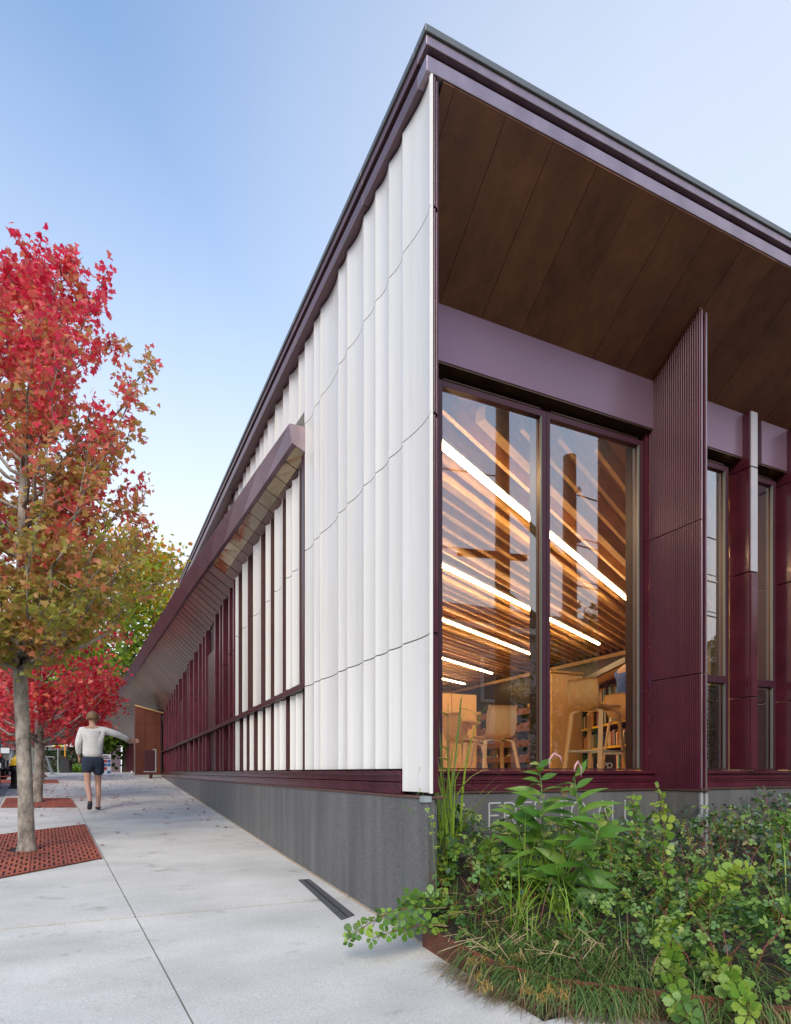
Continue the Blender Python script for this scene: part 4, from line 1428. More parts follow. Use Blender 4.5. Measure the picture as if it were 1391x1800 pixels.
V2 = [(0, -.02, .77, (.19, .15)), (0, -.03, .92, (.17, .125)), (0, .0, 1.10, (.18, .12)), (0, .02, 1.22, (.155, .10)), (0, .035, 1.28, .07), (.175, .02, 1.22, .068), (.215, .12, 1.02, .056), (.19, .27, .995, .042), (-.175, .02, 1.22, .068), (-.215, .12, 1.02, .056), (-.19, .27, .995, .042)]
skinned('shirt', V2, [(0, 1), (1, 2), (2, 3), (3, 4), (3, 5), (5, 6), (6, 7), (3, 8), (8, 9), (9, 10)], M['blueshirt'], RD, root=1)
V2 = [(0, -.02, .80, (.178, .14)), (0, -.02, .745, (.185, .145)), (.095, .05, .745, .10), (.11, .40, .725, .076), (.11, .42, .42, .066), (.11, .37, .29, .06), (-.095, .05, .745, .10), (-.11, .40, .725, .076), (-.11, .42, .42, .066), (-.11, .37, .29, .06)]
skinned('trousers', V2, [(0, 1), (1, 2), (2, 3), (3, 4), (4, 5), (1, 6), (6, 7), (7, 8), (8, 9)], M['khaki'], RD, root=1)
hair_cap(RD, (0, .09, 1.465), .098, .112, .118)

# ------------------------------------------------------------------ pavement things
def grate(label, corners, hole):
    """cast tree grate: frame pieces and slotted castings, around a trunk hole"""
    A, B_, C_, D = [Vector((c[0], c[1], 0)) for c in corners]        # near-left, near-right, far-right, far-left
    t = thing('tree_grate', label, 'tree grate', (0, 0, 0), group='rusty tree grates')

    def P(u, v, dz):
        p = A.lerp(B_, u).lerp(D.lerp(C_, u), v)
        return (p.x, p.y, gz(0, p.y) + dz)

    wu, wv = (B_ - A).length, (D - A).length
    build('pit', MB().quad(P(0, 0, .004), P(1, 0, .004), P(1, 1, .004), P(0, 1, .004)), M['dark'], t)
    nu, nv = 4, 3
    for i in range(nu):
        for j in range(nv):
            m = MB()
            u0, u1 = i / nu + .003, (i + 1) / nu - .003
            v0, v1 = j / nv + .003, (j + 1) / nv - .003

            def slab(a, b, c, d):
                m.hexa([P(a, c, .006), P(b, c, .006), P(b, d, .006), P(a, d, .006), P(a, c, .016), P(b, c, .016), P(b, d, .016), P(a, d, .016)])
            rows = 8
            for k in range(rows):          # bars run along v (the long way), with staggered bridges
                a, b = lerp(u0, u1, k / (rows - .44)), lerp(u0, u1, (k + .56) / (rows - .44))
                uc, = ((a + b) / 2,)
                if hole and (abs((uc - hole[0]) * wu) < hole[2] and v0 < hole[1] < v1):
                    hv = math.sqrt(max(0, hole[2] ** 2 - ((uc - hole[0]) * wu) ** 2)) / wv
                    if hole[1] - hv > v0:
                        slab(a, b, v0, hole[1] - hv)
                    if hole[1] + hv < v1:
                        slab(a, b, hole[1] + hv, v1)
                else:
                    slab(a, b, v0, v1)
                if k < rows - 1:
                    nb = 4
                    for q in range(nb + 1):
                        vv = lerp(v0, v1, (q + (.25 if k % 2 else .75) - .5) / nb) if 0 < q < nb else lerp(v0, v1, q / nb)
                        c0, c1 = max(v0, vv - .016), min(v1, vv + .016)
                        u_a, u_b = b + .0002, lerp(u0, u1, (k + 1) / (rows - .44)) - .0002
                        if hole and (((uc - hole[0]) * wu) ** 2 + ((vv - hole[1]) * wv) ** 2 < hole[2] ** 2):
                            continue
                        slab(u_a, u_b, c0, c1)
            build('grate_casting', m, M['grate'], t)
    return t


t1b = on_ground(48, 1497)
t2b = on_ground(66, 1410)
t3b = on_ground(73, 1374)
grate('rusty slotted tree grate nearest the camera, round the thickest maple trunk', [(-3.0, 2.62), (-1.815, 3.70), (-2.045, 6.58), (-3.22, 5.6)], (.42, .50, .17))
grate('rusty slotted tree grate round the second maple trunk', [(-3.44, 9.38), (-2.25, 9.14), (-2.43, 11.05), (-3.60, 11.36)], (.46, .56, .17))
grate('narrow rusty tree grate strewn with red leaves beyond the hydrant', [(-4.4, 16.2), (-2.93, 16.1), (-3.08, 17.7), (-4.55, 17.9)], None)
grate('farthest rusty tree grate in front of the steel trestle', [(-4.9, 19.4), (-3.45, 19.3), (-3.6, 20.7), (-5.0, 20.8)], None)

# drain strip along the wall
mb = MB()
a, b, c, d = (-.318, .70), (-.19, .78), (-.135, 2.03), (-.235, 2.04)
m = MB().hexa([(p[0], p[1], gz(0, p[1]) - .01) for p in (a, b, c, d)] + [(p[0], p[1], gz(0, p[1]) + .007) for p in (a, b, c, d)])
TD = build('drain_cover', m, mat('drain_iron', (.085, .085, .09), .6, var=.25, scale=20))
tag(TD, 'narrow dark metal drain strip set in the pavement beside the granite base', 'drain cover')
build('slot', MB().hexa([(p[0], p[1], gz(0, p[1]) + .0072) for p in ((-.262, .76), (-.250, .765), (-.183, 2.0), (-.195, 2.0))] + [(p[0], p[1], gz(0, p[1]) + .009) for p in ((-.262, .76), (-.250, .765), (-.183, 2.0), (-.195, 2.0))]), M['dark'], TD)

# fire hydrant
hb = on_ground(27, 1386)
HY = thing('fire_hydrant', 'black fire hydrant with yellow bonnet near the kerb', 'hydrant', (hb.x + .02, hb.y, gz(0, hb.y)))
build('flange', MB().lathe([(0, 0), (.17, 0), (.17, .03), (.13, .05), (.13, .10), (0, .10)], n=20), M['black'], HY)
build('barrel', MB().lathe([(0, .10), (.115, .10), (.115, .40), (.15, .42), (.15, .52), (.13, .55), (0, .55)], n=22), M['black'], HY, smooth=False)
build('bonnet', MB().lathe([(0, .552), (.175, .552), (.175, .58), (.13, .60), (.12, .68), (.085, .74), (.04, .765), (.035, .81), (0, .81)], n=22), M['yellow'], HY)
for aa in (-90, 90, 180):
    d = Vector((math.cos(R(aa)), math.sin(R(aa)), 0))
    nz_ = build('nozzle', MB().tube([d * .12 + Vector((0, 0, .46)), d * .21 + Vector((0, 0, .46))], [.058, .058], 12), M['black'], HY)
    build('nozzle_cap', MB().tube([d * .211 + Vector((0, 0, .46)), d * .24 + Vector((0, 0, .46)), d * .27 + Vector((0, 0, .46))], [.066, .06, .022], 8), M['black'], nz_)

# sign board on short post by the vestibule
yb = 18.3
q0, q1 = on_right(254, 1340, yb), on_right(274, 1340, yb)
ztop, zbot = on_right(274, 1317, yb).z, on_right(274, 1357.5, yb).z
SB = thing('sign_board', 'upright burgundy board with pale metal edge on a short post beside the copper vestibule', 'sign', (q0.x, yb, 0))
w = q1.x - q0.x
build('board', MB().box(0, w - .02, .0, .03, zbot + .03, ztop - .04), M['burgdull'], SB)
build('edge_trim', MB().box(w - .018, w + .012, -.006, .05, zbot, ztop), M['galv'], SB)
build('edge_trim', MB().box(-.02, w - .02, -.006, .05, zbot, zbot + .028), M['galv'], SB)
build('edge_trim', MB().box(w - .09, w - .02, -.006, .05, ztop - .03, ztop), M['galv'], SB)
build('post', MB().box(w * .42, w * .72, .0, .05, gz(0, yb), zbot - .002), M['burgdull'], SB)

# folding notice board
nb_ = on_ground(186, 1359.5)
yb = 20.2
q0, q1 = on_right(174, 1340, yb), on_right(195.5, 1340, yb)
w = q1.x - q0.x
z0, z1 = gz(0, yb), on_right(190, 1326, yb).z
NB = thing('notice_board', 'white printed pavement board with red and blue picture squares', 'sign', (q0.x, yb, z0), R(-4))
h = z1 - z0
build('board', MB().box(0, w, 0, .03, .03, h), M['paperwhite'], NB)
for k, yy in enumerate((.93, .84)):
    build('heading_line', MB().box(w * .28, w * (.72 + .22 * k), -.003, -.001, h * (yy - .05), h * yy), M['black'], NB)
cols = ['redp', 'redp', 'blue', 'redp', 'blue', 'blue', 'blue', 'redp', 'paperwhite', 'redp', 'paperwhite', 'blue']
for k in range(12):
    i, j = k % 3, k // 3
    if cols[k] != 'paperwhite':
        build('picture_square', MB().box(w * (.06 + .31 * i), w * (.34 + .31 * i), -.003, -.001, h * (.60 - .17 * j), h * (.74 - .17 * j)), M[cols[k]], NB)
build('stand', MB().bar((w * .2, .03, h * .9), (w * .2, .4, .0), .03, .02).bar((w * .8, .03, h * .9), (w * .8, .4, .0), .03, .02), M['black'], NB)

# steel trestle
tb = on_ground(80, 1361)
TR = thing('steel_trestle', 'grey steel trestle stand of flat bars behind the third tree', 'trestle', (tb.x - .1, tb.y, gz(0, tb.y)), R(10))
TR.scale = (.72, .72, .78)
for s_ in (-1, 1):
    build('leg', MB().bar((s_ * .42, -.28, 0), (s_ * .2, 0, .74), .07, .05), M['galv'], TR)
    build('leg', MB().bar((s_ * .42, .28, 0), (s_ * .2, .01, .74), .07, .05), M['galv'], TR)
build('top_bar', MB().bar((-.5, 0, .77), (.5, 0, .77), .09, .05), M['galv'], TR)
build('brace', MB().bar((-.4, -.24, .1), (.15, -.03, .66), .05, .03), M['galv'], TR)
build('brace', MB().bar((.4, .24, .1), (-.15, .03, .66), .05, .03), M['galv'], TR)

# school crossing sign
sb2 = pt(102, 1358, 31)
SG = thing('crossing_sign', 'yellow green pentagon school crossing sign on a steel post before the hedge', 'sign', (sb2.x, sb2.y, gz(0, sb2.y)))
build('post', MB().tube([(0, .03, 0), (0, .03, 2.05)], .028, 8), M['galv'], SG)
zc = pt(102, 1306, 31).z - gz(0, sb2.y)
s_ = .20
pan = build('panel', MB().loft([[(-s_, y, zc - .19), (s_, y, zc - .19), (s_, y, zc + .12), (0, y, zc + .34), (-s_, y, zc + .12)] for y in (-.012, 0.)]), M['signyel'], SG)
for q in (-.06, .06):
    pg = MB().box(q - .022, q + .022, -.017, -.0135, zc - .08, zc + .07)
    pg.box(q - .018, q + .018, -.017, -.0135, zc + .085, zc + .12)
    pg.bar((q - .012, -.015, zc - .08), (q - .05, -.015, zc - .16), .018, .003, up=(0, 1, 0))
    pg.bar((q + .012, -.015, zc - .08), (q + .04, -.015, zc - .16), .018, .003, up=(0, 1, 0))
    build('walking_figure', pg, M['black'], pan)

# dark box with slanted lid
bb = pt(116, 1358, 30.5)
BX = thing('street_cabinet', 'dark metal bin with slanted top next to the crossing sign', 'bin', (bb.x, bb.y, gz(0, bb.y)), R(-14))
build('body', MB().loft([[(-.21, y, 0), (.21, y, 0), (.21, y, .56), (-.21, y, .80)] for y in (-.25, .25)]), M['black'], BX)
build('lid', MB().loft([[(-.23, y, .805), (.23, y, .565), (.23, y, .60), (-.23, y, .84)] for y in (-.27, .27)]), M['steel'], BX)
op = pt(114.5, 1330, 32)
OP = build('marker_pole', MB().tube([(0, 0, 0), (.0, 0, 1.65)], .035, 8), M['orange'], loc=(op.x, op.y, gz(0, op.y)))
tag(OP, 'thin orange marker pole behind the dark slanted bin', 'pole')

# ------------------------------------------------------------------ trees
MAPLE = [(0, -.02), (.20, .02), (.50, -.12), (.40, .14), (.62, .36), (.36, .40), (.26, .56), (.15, .62), (0, 1.0), (-.15, .62), (-.26, .56), (-.36, .40), (-.62, .36), (-.40, .14), (-.50, -.12), (-.20, .02)]
MAPLE = [(x, y - .35) for x, y in MAPLE]
PENT = [(0, -.5), (.42, -.15), (.36, .3), (0, .58), (-.36, .3), (-.42, -.15)]
OVAL = [(0, -.5), (.27, -.28), (.34, .05), (.22, .36), (0, .5), (-.22, .36), (-.34, .05), (-.27, -.28)]


def leaf_cloud(name, P, size, template, m, parent, seed=0, droop=.6, up=.5, kind=None):
    """one mesh of flat leaves at points P"""
    rng = np.random.default_rng(seed)
    P = np.asarray(P, dtype=np.float64)
    n = len(P)
    sz = size * rng.uniform(.65, 1.25, n)
    nv = rng.normal(size=(n, 3)); nv[:, 2] += up * 1.5
    nv /= np.linalg.norm(nv, axis=1)[:, None]
    d = rng.normal(size=(n, 3)); d[:, 2] -= droop
    d -= nv * (d * nv).sum(1)[:, None]
    d /= np.linalg.norm(d, axis=1)[:, None] + 1e-9
    e = np.cross(d, nv)
    T = np.asarray(template)
    k = len(T)
    curl = -.35 * (T[:, 0] ** 2) - .18 * T[:, 1] ** 2
    co = P[:, None, :] + sz[:, None, None] * (T[None, :, 0, None] * e[:, None, :] + T[None, :, 1, None] * d[:, None, :] + curl[None, :, None] * nv[:, None, :])
    me = bpy.data.meshes.new(name)
    me.vertices.add(n * k)
    me.vertices.foreach_set('co', co.reshape(-1))
    me.loops.add(n * k)
    me.loops.foreach_set('vertex_index', np.arange(n * k, dtype=np.int32))
    me.polygons.add(n)
    me.polygons.foreach_set('loop_start', np.arange(0, n * k, k, dtype=np.int32))
    me.polygons.foreach_set('loop_total', np.full(n, k, dtype=np.int32))
    me.materials.append(m)
    me.update(calc_edges=True)
    me.validate()
    return put(name, me, parent, kind=kind)


def curve_pts(a, b, sag, n=6, jit=0.0, rnd=random):
    a, b = Vector(a), Vector(b)
    out = []
    for i in range(n + 1):
        t = i / n
        p = a.lerp(b, t)
        p.z += sag * math.sin(math.pi * t)
        if 0 < i < n:
            p += Vector((rnd.uniform(-jit, jit), rnd.uniform(-jit, jit), rnd.uniform(-jit, jit)))
        out.append(p)
    return out


def make_tree(name, label, base, trunk, tips, leafm, barkm, leaf_size, template, per_twig, twigs, twig_len, spread, seed, start_drop=.95, group=None, cat='tree', limb_r=.035, fork=None):
    rnd = random.Random(seed)
    rng = np.random.default_rng(seed)
    t = thing(name, label, cat, base, 0, group)
    tp = [Vector(p[:3]) for p in trunk]
    tr = [p[3] for p in trunk]
    fl = [tp[0] - Vector((0, 0, .05)), tp[0] + Vector((0, 0, .03)), tp[0] + Vector((0, 0, .12)), tp[0].lerp(tp[1], .45) if tp[1].z > .3 else tp[0] + Vector((0, 0, .2))]
    build('trunk', MB().tube(fl + tp[1:], [tr[0] * 1.4, tr[0] * 1.2, tr[0] * 1.03, tr[0] * .97] + tr[1:], 14), barkm, t, smooth=True)
    P = []
    limbs = MB()
    for tip in tips:
        tip = Vector(tip)
        best = min(tp, key=lambda q: (q - tip).length)
        axis_z = tip.z - start_drop * Vector((tip.x - best.x, tip.y - best.y)).length
        axis_z = max(fork or tp[1].z * .9, min(tp[-1].z * .97, axis_z))
        for (p, q, ra, rb) in zip(tp, tp[1:], tr, tr[1:]):
            if p.z <= axis_z <= q.z:
                f = (axis_z - p.z) / (q.z - p.z)
                st = p.lerp(q, f)
                rr = lerp(ra, rb, f)
                break
        else:
            st, rr = tp[-1], tr[-1]
        L = (tip - st).length
        pts = curve_pts(st, tip, -.10 * L, 7, .025 * L, rnd)
        r0 = min(rr * .6, limb_r * (.5 + L * .25))
        limbs.tube(pts, [lerp(r0, .004, (i / 7) ** .8) for i in range(8)], 6)
        for k in range(twigs):
            f = lerp(.34, 1.0, ((k + rnd.random()) / twigs) ** .75)
            i = min(6, int(f * 7))
            p = pts[i].lerp(pts[i + 1], f * 7 - i)
            d = (pts[i + 1] - pts[i]).normalized() * .6 + Vector((rnd.gauss(0, .7), rnd.gauss(0, .7), rnd.gauss(.25, .5)))
            d.normalize()
            ln = twig_len * rnd.uniform(.5, 1.2)
            e = p + d * ln
            limbs.tube([p, p.lerp(e, .5) + Vector((0, 0, .03 * ln)), e], [.006 * max(1, leaf_size / .08), .004 * max(1, leaf_size / .08), .002], 4)
            tt = rng.uniform(.25, 1.08, per_twig)[:, None]
            P.append(np.array(p)[None] * (1 - tt) + np.array(e)[None] * tt + rng.normal(0, spread, (per_twig, 3)))
    build('limbs', limbs, barkm, t, smooth=True)
    leaf_cloud('crown', np.concatenate(P), leaf_size, template, leafm, t, seed)
    return t


# nearest street maple: trunk and right-hand limbs traced as real limbs in depth
f1 = (t1b.x - EYE[0]) * _ss + (t1b.y - EYE[1]) * _cs
B1 = Vector((t1b.x, t1b.y, gz(0, t1b.y)))
trk = []
for px, py, r in ((47, 1497, .082), (45, 1400, .074), (40, 1280, .070), (34, 1160, .068), (37, 1090, .060), (38, 980, .048), (40, 860, .040), (46, 740, .032), (62, 640, .022), (70, 560, .012), (72, 500, .006)):
    p = pt(px, py, f1) - B1
    trk.append((p.x, p.y, p.z, r))
rnd = random.Random(21)
tips = []
for px, py, df in ((272, 640, .1), (240, 690, -.3), (182, 478, .2), (165, 540, -.4), (190, 600, .5), (130, 425, .0), (100, 470, -.5), (62, 415, .1), (30, 440, .4), (8, 440, -.2), (236, 768, .3), (210, 740, -.5), (258, 862, -.1), (225, 880, .6), (266, 935, .2), (230, 960, -.6),
                   (296, 1008, .3), (232, 1020, -.2), (150, 1085, -.3), (165, 1010, -.9), (120, 980, .9), (130, 700, .8), (150, 820, -.9), (110, 860, 1.0), (60, 560, -.7), (110, 620, -.9), (20, 650, .7), (85, 760, -1.0), (60, 950, -1.1), (95, 1085, -.9), (15, 1095, -.7), (75, 1110, .6), (190, 930, -.9), (180, 1000, .9), (215, 800, .6), (140, 900, .2), (90, 900, .5), (170, 720, -.2), (100, 540, .5)):
    py += max(0, 540 - py) * .33
    tips.append(pt(px, py, f1 + df) - B1)
for k in range(30):
    px = rnd.uniform(20, 175)
    py = rnd.uniform(500 + abs(px - 60) * 1.2, 1075)
    tips.append(pt(px, py, f1 + rnd.uniform(-.9, .9)) - B1)
for k in range(34):
    px = rnd.uniform(-230, 10)
    py = rnd.uniform(450 + abs(px) * 1.1, 1120)
    tips.append(pt(px, py, f1 + rnd.uniform(-1.0, 1.0)) - B1)
make_tree('maple_tree', 'nearest street maple turning from crimson top to olive orange lower leaves', B1, trk, tips, M['leaf1'], M['bark'], .062, MAPLE, 17, 13, .27, .05, 3, start_drop=1.05, group='street maples along the kerb', fork=1.98)


def street_maple(label, base, h, rad, seed, r0, zlow, n=40, leaf=.10, per=20):
    rnd = random.Random(seed)
    tk = [(0, 0, 0, r0), (.03, .0, h * .25, r0 * .85), (.0, .03, h * .5, r0 * .6), (.05, 0, h * .75, r0 * .38), (.03, .02, h * .97, r0 * .1)]
    tp = []
    for k in range(n):
        z = rnd.uniform(zlow, h)
        f = (z - zlow) / (h - zlow)
        rr = rad * math.sin(math.pi * (.18 + .80 * f) ** .8) * rnd.uniform(.55, 1.05)
        a = rnd.uniform(0, 2 * math.pi)
        tp.append((rr * math.cos(a), rr * math.sin(a), z))
    return make_tree('maple_tree', label, base, tk, tp, M['leaf2'], M['bark'], leaf * .85, MAPLE, per, 9, .36, .08, seed, start_drop=.8, group='street maples along the kerb')


street_maple('second street maple with bright crimson leaves and slim trunk', (t2b.x, t2b.y, gz(0, t2b.y)), 5.0, 1.75, 11, .085, 1.75, 44)
street_maple('third street maple, crimson, thinnest trunk just behind the second', (t3b.x, t3b.y, gz(0, t3b.y)), 4.6, 1.9, 12, .07, 1.35, 42)
p4 = pt(68, 1358, 24)
street_maple('farthest crimson street maple above the steel trestle', (p4.x - .6, p4.y, gz(0, p4.y)), 5.2, 2.3, 13, .08, 1.6, 40, .14, 16)


def big_tree(label, base, h, rad, zlow, seed, leafm, leaf, n, per, tmpl=PENT, twigs=8):
    rnd = random.Random(seed)
    tk = [(0, 0, 0, .42), (.1, .1, h * .2, .36), (-.1, .1, h * .45, .25), (.1, 0, h * .7, .14), (0, 0, h * .92, .04)]
    tp = []
    for k in range(n):
        f = rnd.random()
        z = zlow + (h - zlow) * f
        rr = rad * (math.sin(math.pi * (.12 + .80 * f)) ** .6) * rnd.uniform(.5, 1.05)
        a = rnd.uniform(0, 2 * math.pi)
        tp.append((rr * math.cos(a), rr * math.sin(a), z))
    return make_tree('shade_tree', label, base, tk, tp, leafm, M['barkdark'], leaf, tmpl, per, twigs, rad * .28, rad * .075, seed, start_drop=.6, group='large shade trees beyond the library', limb_r=.12)


bt = pt(222, 1357, 62)
big_tree('tall green and gold maple rising beyond the canopy end', (bt.x, bt.y, .9), 22.0, 9.0, 2.5, 31, M['leafg'], .40, 105, 24)
bt = pt(120, 1357, 70)
big_tree('dark green shade tree behind the crimson maples', (bt.x, bt.y, .9), 15, 6.5, 3.0, 32, M['leafg2'], .5, 50, 20)
bt = pt(-40, 1357, 48)
big_tree('green shade tree at the left edge beside the cream house', (bt.x, bt.y, .9), 10.5, 3.6, 2.6, 33, M['leafg2'], .38, 40, 18)

# ------------------------------------------------------------------ beyond the pavement: hedge, houses, cars
h0, h1 = pt(60, 1358, 35), pt(150, 1358, 36)
rng = np.random.default_rng(5)
HD = thing('hedge', 'clipped dark green hedge behind the crossing sign', 'hedge', (h0.x, h0.y, gz(0, h0.y)))
dv = np.array([h1.x - h0.x, h1.y - h0.y, 0])
tt = rng.uniform(0, 1, 6500)
Pn = dv[None] * tt[:, None] + np.stack([np.zeros(6500), rng.uniform(0, .9, 6500), rng.uniform(0, 1.24, 6500) ** 1 + rng.normal(0, .02, 6500)], 1)
leaf_cloud('foliage', Pn, .14, OVAL, M['hedge'], HD, 6, kind='stuff')
core = MB()
core.hexa([(0, .1, 0), (dv[0], dv[1] + .1, 0), (dv[0], dv[1] + .8, 0), (0, .8, 0), (0, .1, 1.15), (dv[0], dv[1] + .1, 1.15), (dv[0], dv[1] + .8, 1.15), (0, .8, 1.15)])
build('woody_core', core, M['barkdark'], HD)
f0, f1_ = pt(119, 1358, 38), pt(160, 1358, 39)
FN = thing('picket_fence', 'dark picket fence at the end of the hedge', 'fence', (f0.x, f0.y, gz(0, f0.y)))
for k in range(16):
    t = k / 15
    x, y = (f1_.x - f0.x) * t, (f1_.y - f0.y) * t
    build('picket', MB().prism([(x - .03, y), (x + .03, y), (x + .03, y + .02), (x - .03, y + .02)], 0, .85), M['steel'], FN)
build('rail', MB().bar((0, .03, .65), (f1_.x - f0.x, f1_.y - f0.y + .03, .65), .04, .05), M['steel'], FN)
sp = pt(138, 1358, 33)
SHR = thing('low_shrub', 'low yellow green shrub in front of the picket fence', 'shrub', (sp.x, sp.y, gz(0, sp.y)))
Pn = rng.normal(0, 1, (900, 3)) * np.array([.42, .2, .12]) + np.array([0, 0, .2])
leaf_cloud('foliage', Pn[Pn[:, 2] > 0], .12, OVAL, M['sumaclight'], SHR, 7, kind='stuff')
build('stem', MB().tube([(0, 0, 0), (.02, 0, .25)], [.03, .015], 6), M['redstem'], SHR)


def house(name, label, px0, px1, fwd, wallm, storeys, roof_pitch, porch, seed, depth=8.0, bay=2.2):
    a, b = pt(px0, 1357, fwd), pt(px1, 1357, fwd)
    dx, dy = b.x - a.x, b.y - a.y
    W = math.hypot(dx, dy)
    t = thing(name, label, 'house', (a.x, a.y, .95), math.atan2(dy, dx))
    H = 3.0 * storeys + .4
    build('wall', MB().box(0, W, 0, depth, 0, H), wallm, t)
    n = int(H / .16)
    cl = MB()
    for k in range(n):
        z = k * .16
        cl.hexa([(-.03, -.02, z), (W + .03, -.02, z), (W + .03, 0, z), (-.03, 0, z), (-.005, -.004, z + .155), (W + .005, -.004, z + .155), (W + .005, 0, z + .155), (-.005, 0, z + .155)])
    build('clapboards', cl, wallm, t, kind='stuff')
    rp = H + W * .5 * roof_pitch
    r = MB()
    for s_ in (0, 1):
        x0, x1 = (-.4, W / 2) if s_ == 0 else (W + .4, W / 2)
        r.hexa([(x0, -.5, H - .15), (x1, -.5, rp), (x1, depth + .3, rp), (x0, depth + .3, H - .15), (x0, -.5, H + .05), (x1, -.5, rp + .2), (x1, depth + .3, rp + .2), (x0, depth + .3, H + .05)])
    ro = build('roof', r, M['roofing'], t)
    build('gable', MB().loft([[(0, y, H), (W, y, H), (W / 2, y, rp)] for y in (0, .1)]), wallm, t)
    nb = max(2, int(W / bay))
    for s_ in range(storeys):
        for k in range(nb):
            x = (k + .5) * W / nb
            z = 3.0 * s_ + .95
            w = build('window', MB().box(x - .42, x + .42, -.05, -.022, z, z + 1.45), M['darkglass'], t)
            fm = MB().box(x - .52, x - .42, -.09, -.02, z - .1, z + 1.55).box(x + .42, x + .52, -.09, -.02, z - .1, z + 1.55).box(x - .419, x + .419, -.088, -.02, z + 1.45, z + 1.58).box(x - .419, x + .419, -.1, -.02, z - .12, z).box(x - .419, x + .419, -.075, -.02, z + .69, z + .75)
            build('frame', fm, M['trim'], w)
    for x in (.0, W):
        build('corner_board', MB().box(x - .08, x + .08, -.06, .06, 0, H), M['trim'], t)
    build('eave_board', MB().box(-.1, W + .1, -.12, -.03, H - .3, H - .05), M['trim'], t)
    if porch:
        build('porch_roof', MB().box(-.3, W + .2, -2.0, -.13, 2.75, 2.95), M['trim'], t)
        for k in range(nb + 1):
            x = .1 + k * (W - .2) / nb
            build('porch_post', MB().box(x - .09, x + .09, -1.9, -1.72, .4, 2.75), M['trim'], t)
            build('porch_post', MB().box(x - .09, x + .09, -1.9, -1.72, 3.6, 5.6), M['trim'], t)
        build('porch_floor', MB().box(-.3, W + .2, -2.0, -.13, .1, .4), M['trim'], t)
        bal = MB()
        for k in range(int(W / .14)):
            bal.box(k * .14, k * .14 + .05, -1.86, -1.82, 3.0, 3.7)
        build('balusters', bal, M['trim'], t, kind='stuff')
        build('hand_rail', MB().box(-.1, W, -1.9, -1.78, 3.7, 3.78), M['trim'], t)
        build('upper_roof', MB().box(-.4, W + .3, -2.1, -.13, 5.6, 5.85), M['trim'], t)
    return t


house('cream_house', 'cream clapboard two storey house with stacked porches at far left', 5, 44, 52, M['cream'], 2, .6, True, 1, bay=1.3)
house('blue_house', 'blue grey clapboard house at the left edge of the view', -60, 3, 60, M['bluegrey'], 2, .7, False, 2)
house('brown_house', 'brown clapboard house with long pale porch roof behind the hedge', 70, 116, 58, M['brownhouse'], 1, .5, False, 3, bay=1.2)
pr0, pr1 = pt(72, 1307, 50), pt(122, 1306, 50)
house('pink_house', 'pink clapboard house seen between the crimson leaves and the walker', 119, 152, 64, M['pink'], 2, .6, False, 4, bay=1.1)
AW = thing('entrance_awning', 'long white awning on two slim posts behind the hedge', 'awning', (pr0.x, pr0.y, .98))
ln = (pr1 - pr0).length
build('roof_panel', MB().box(0, ln, -.6, .6, 2.10, 2.42), M['trim'], AW)
for x in (.45, ln - .3):
    build('post', MB().box(x - .06, x + .06, -.06, .06, 0, 2.10), M['brownhouse'], AW)


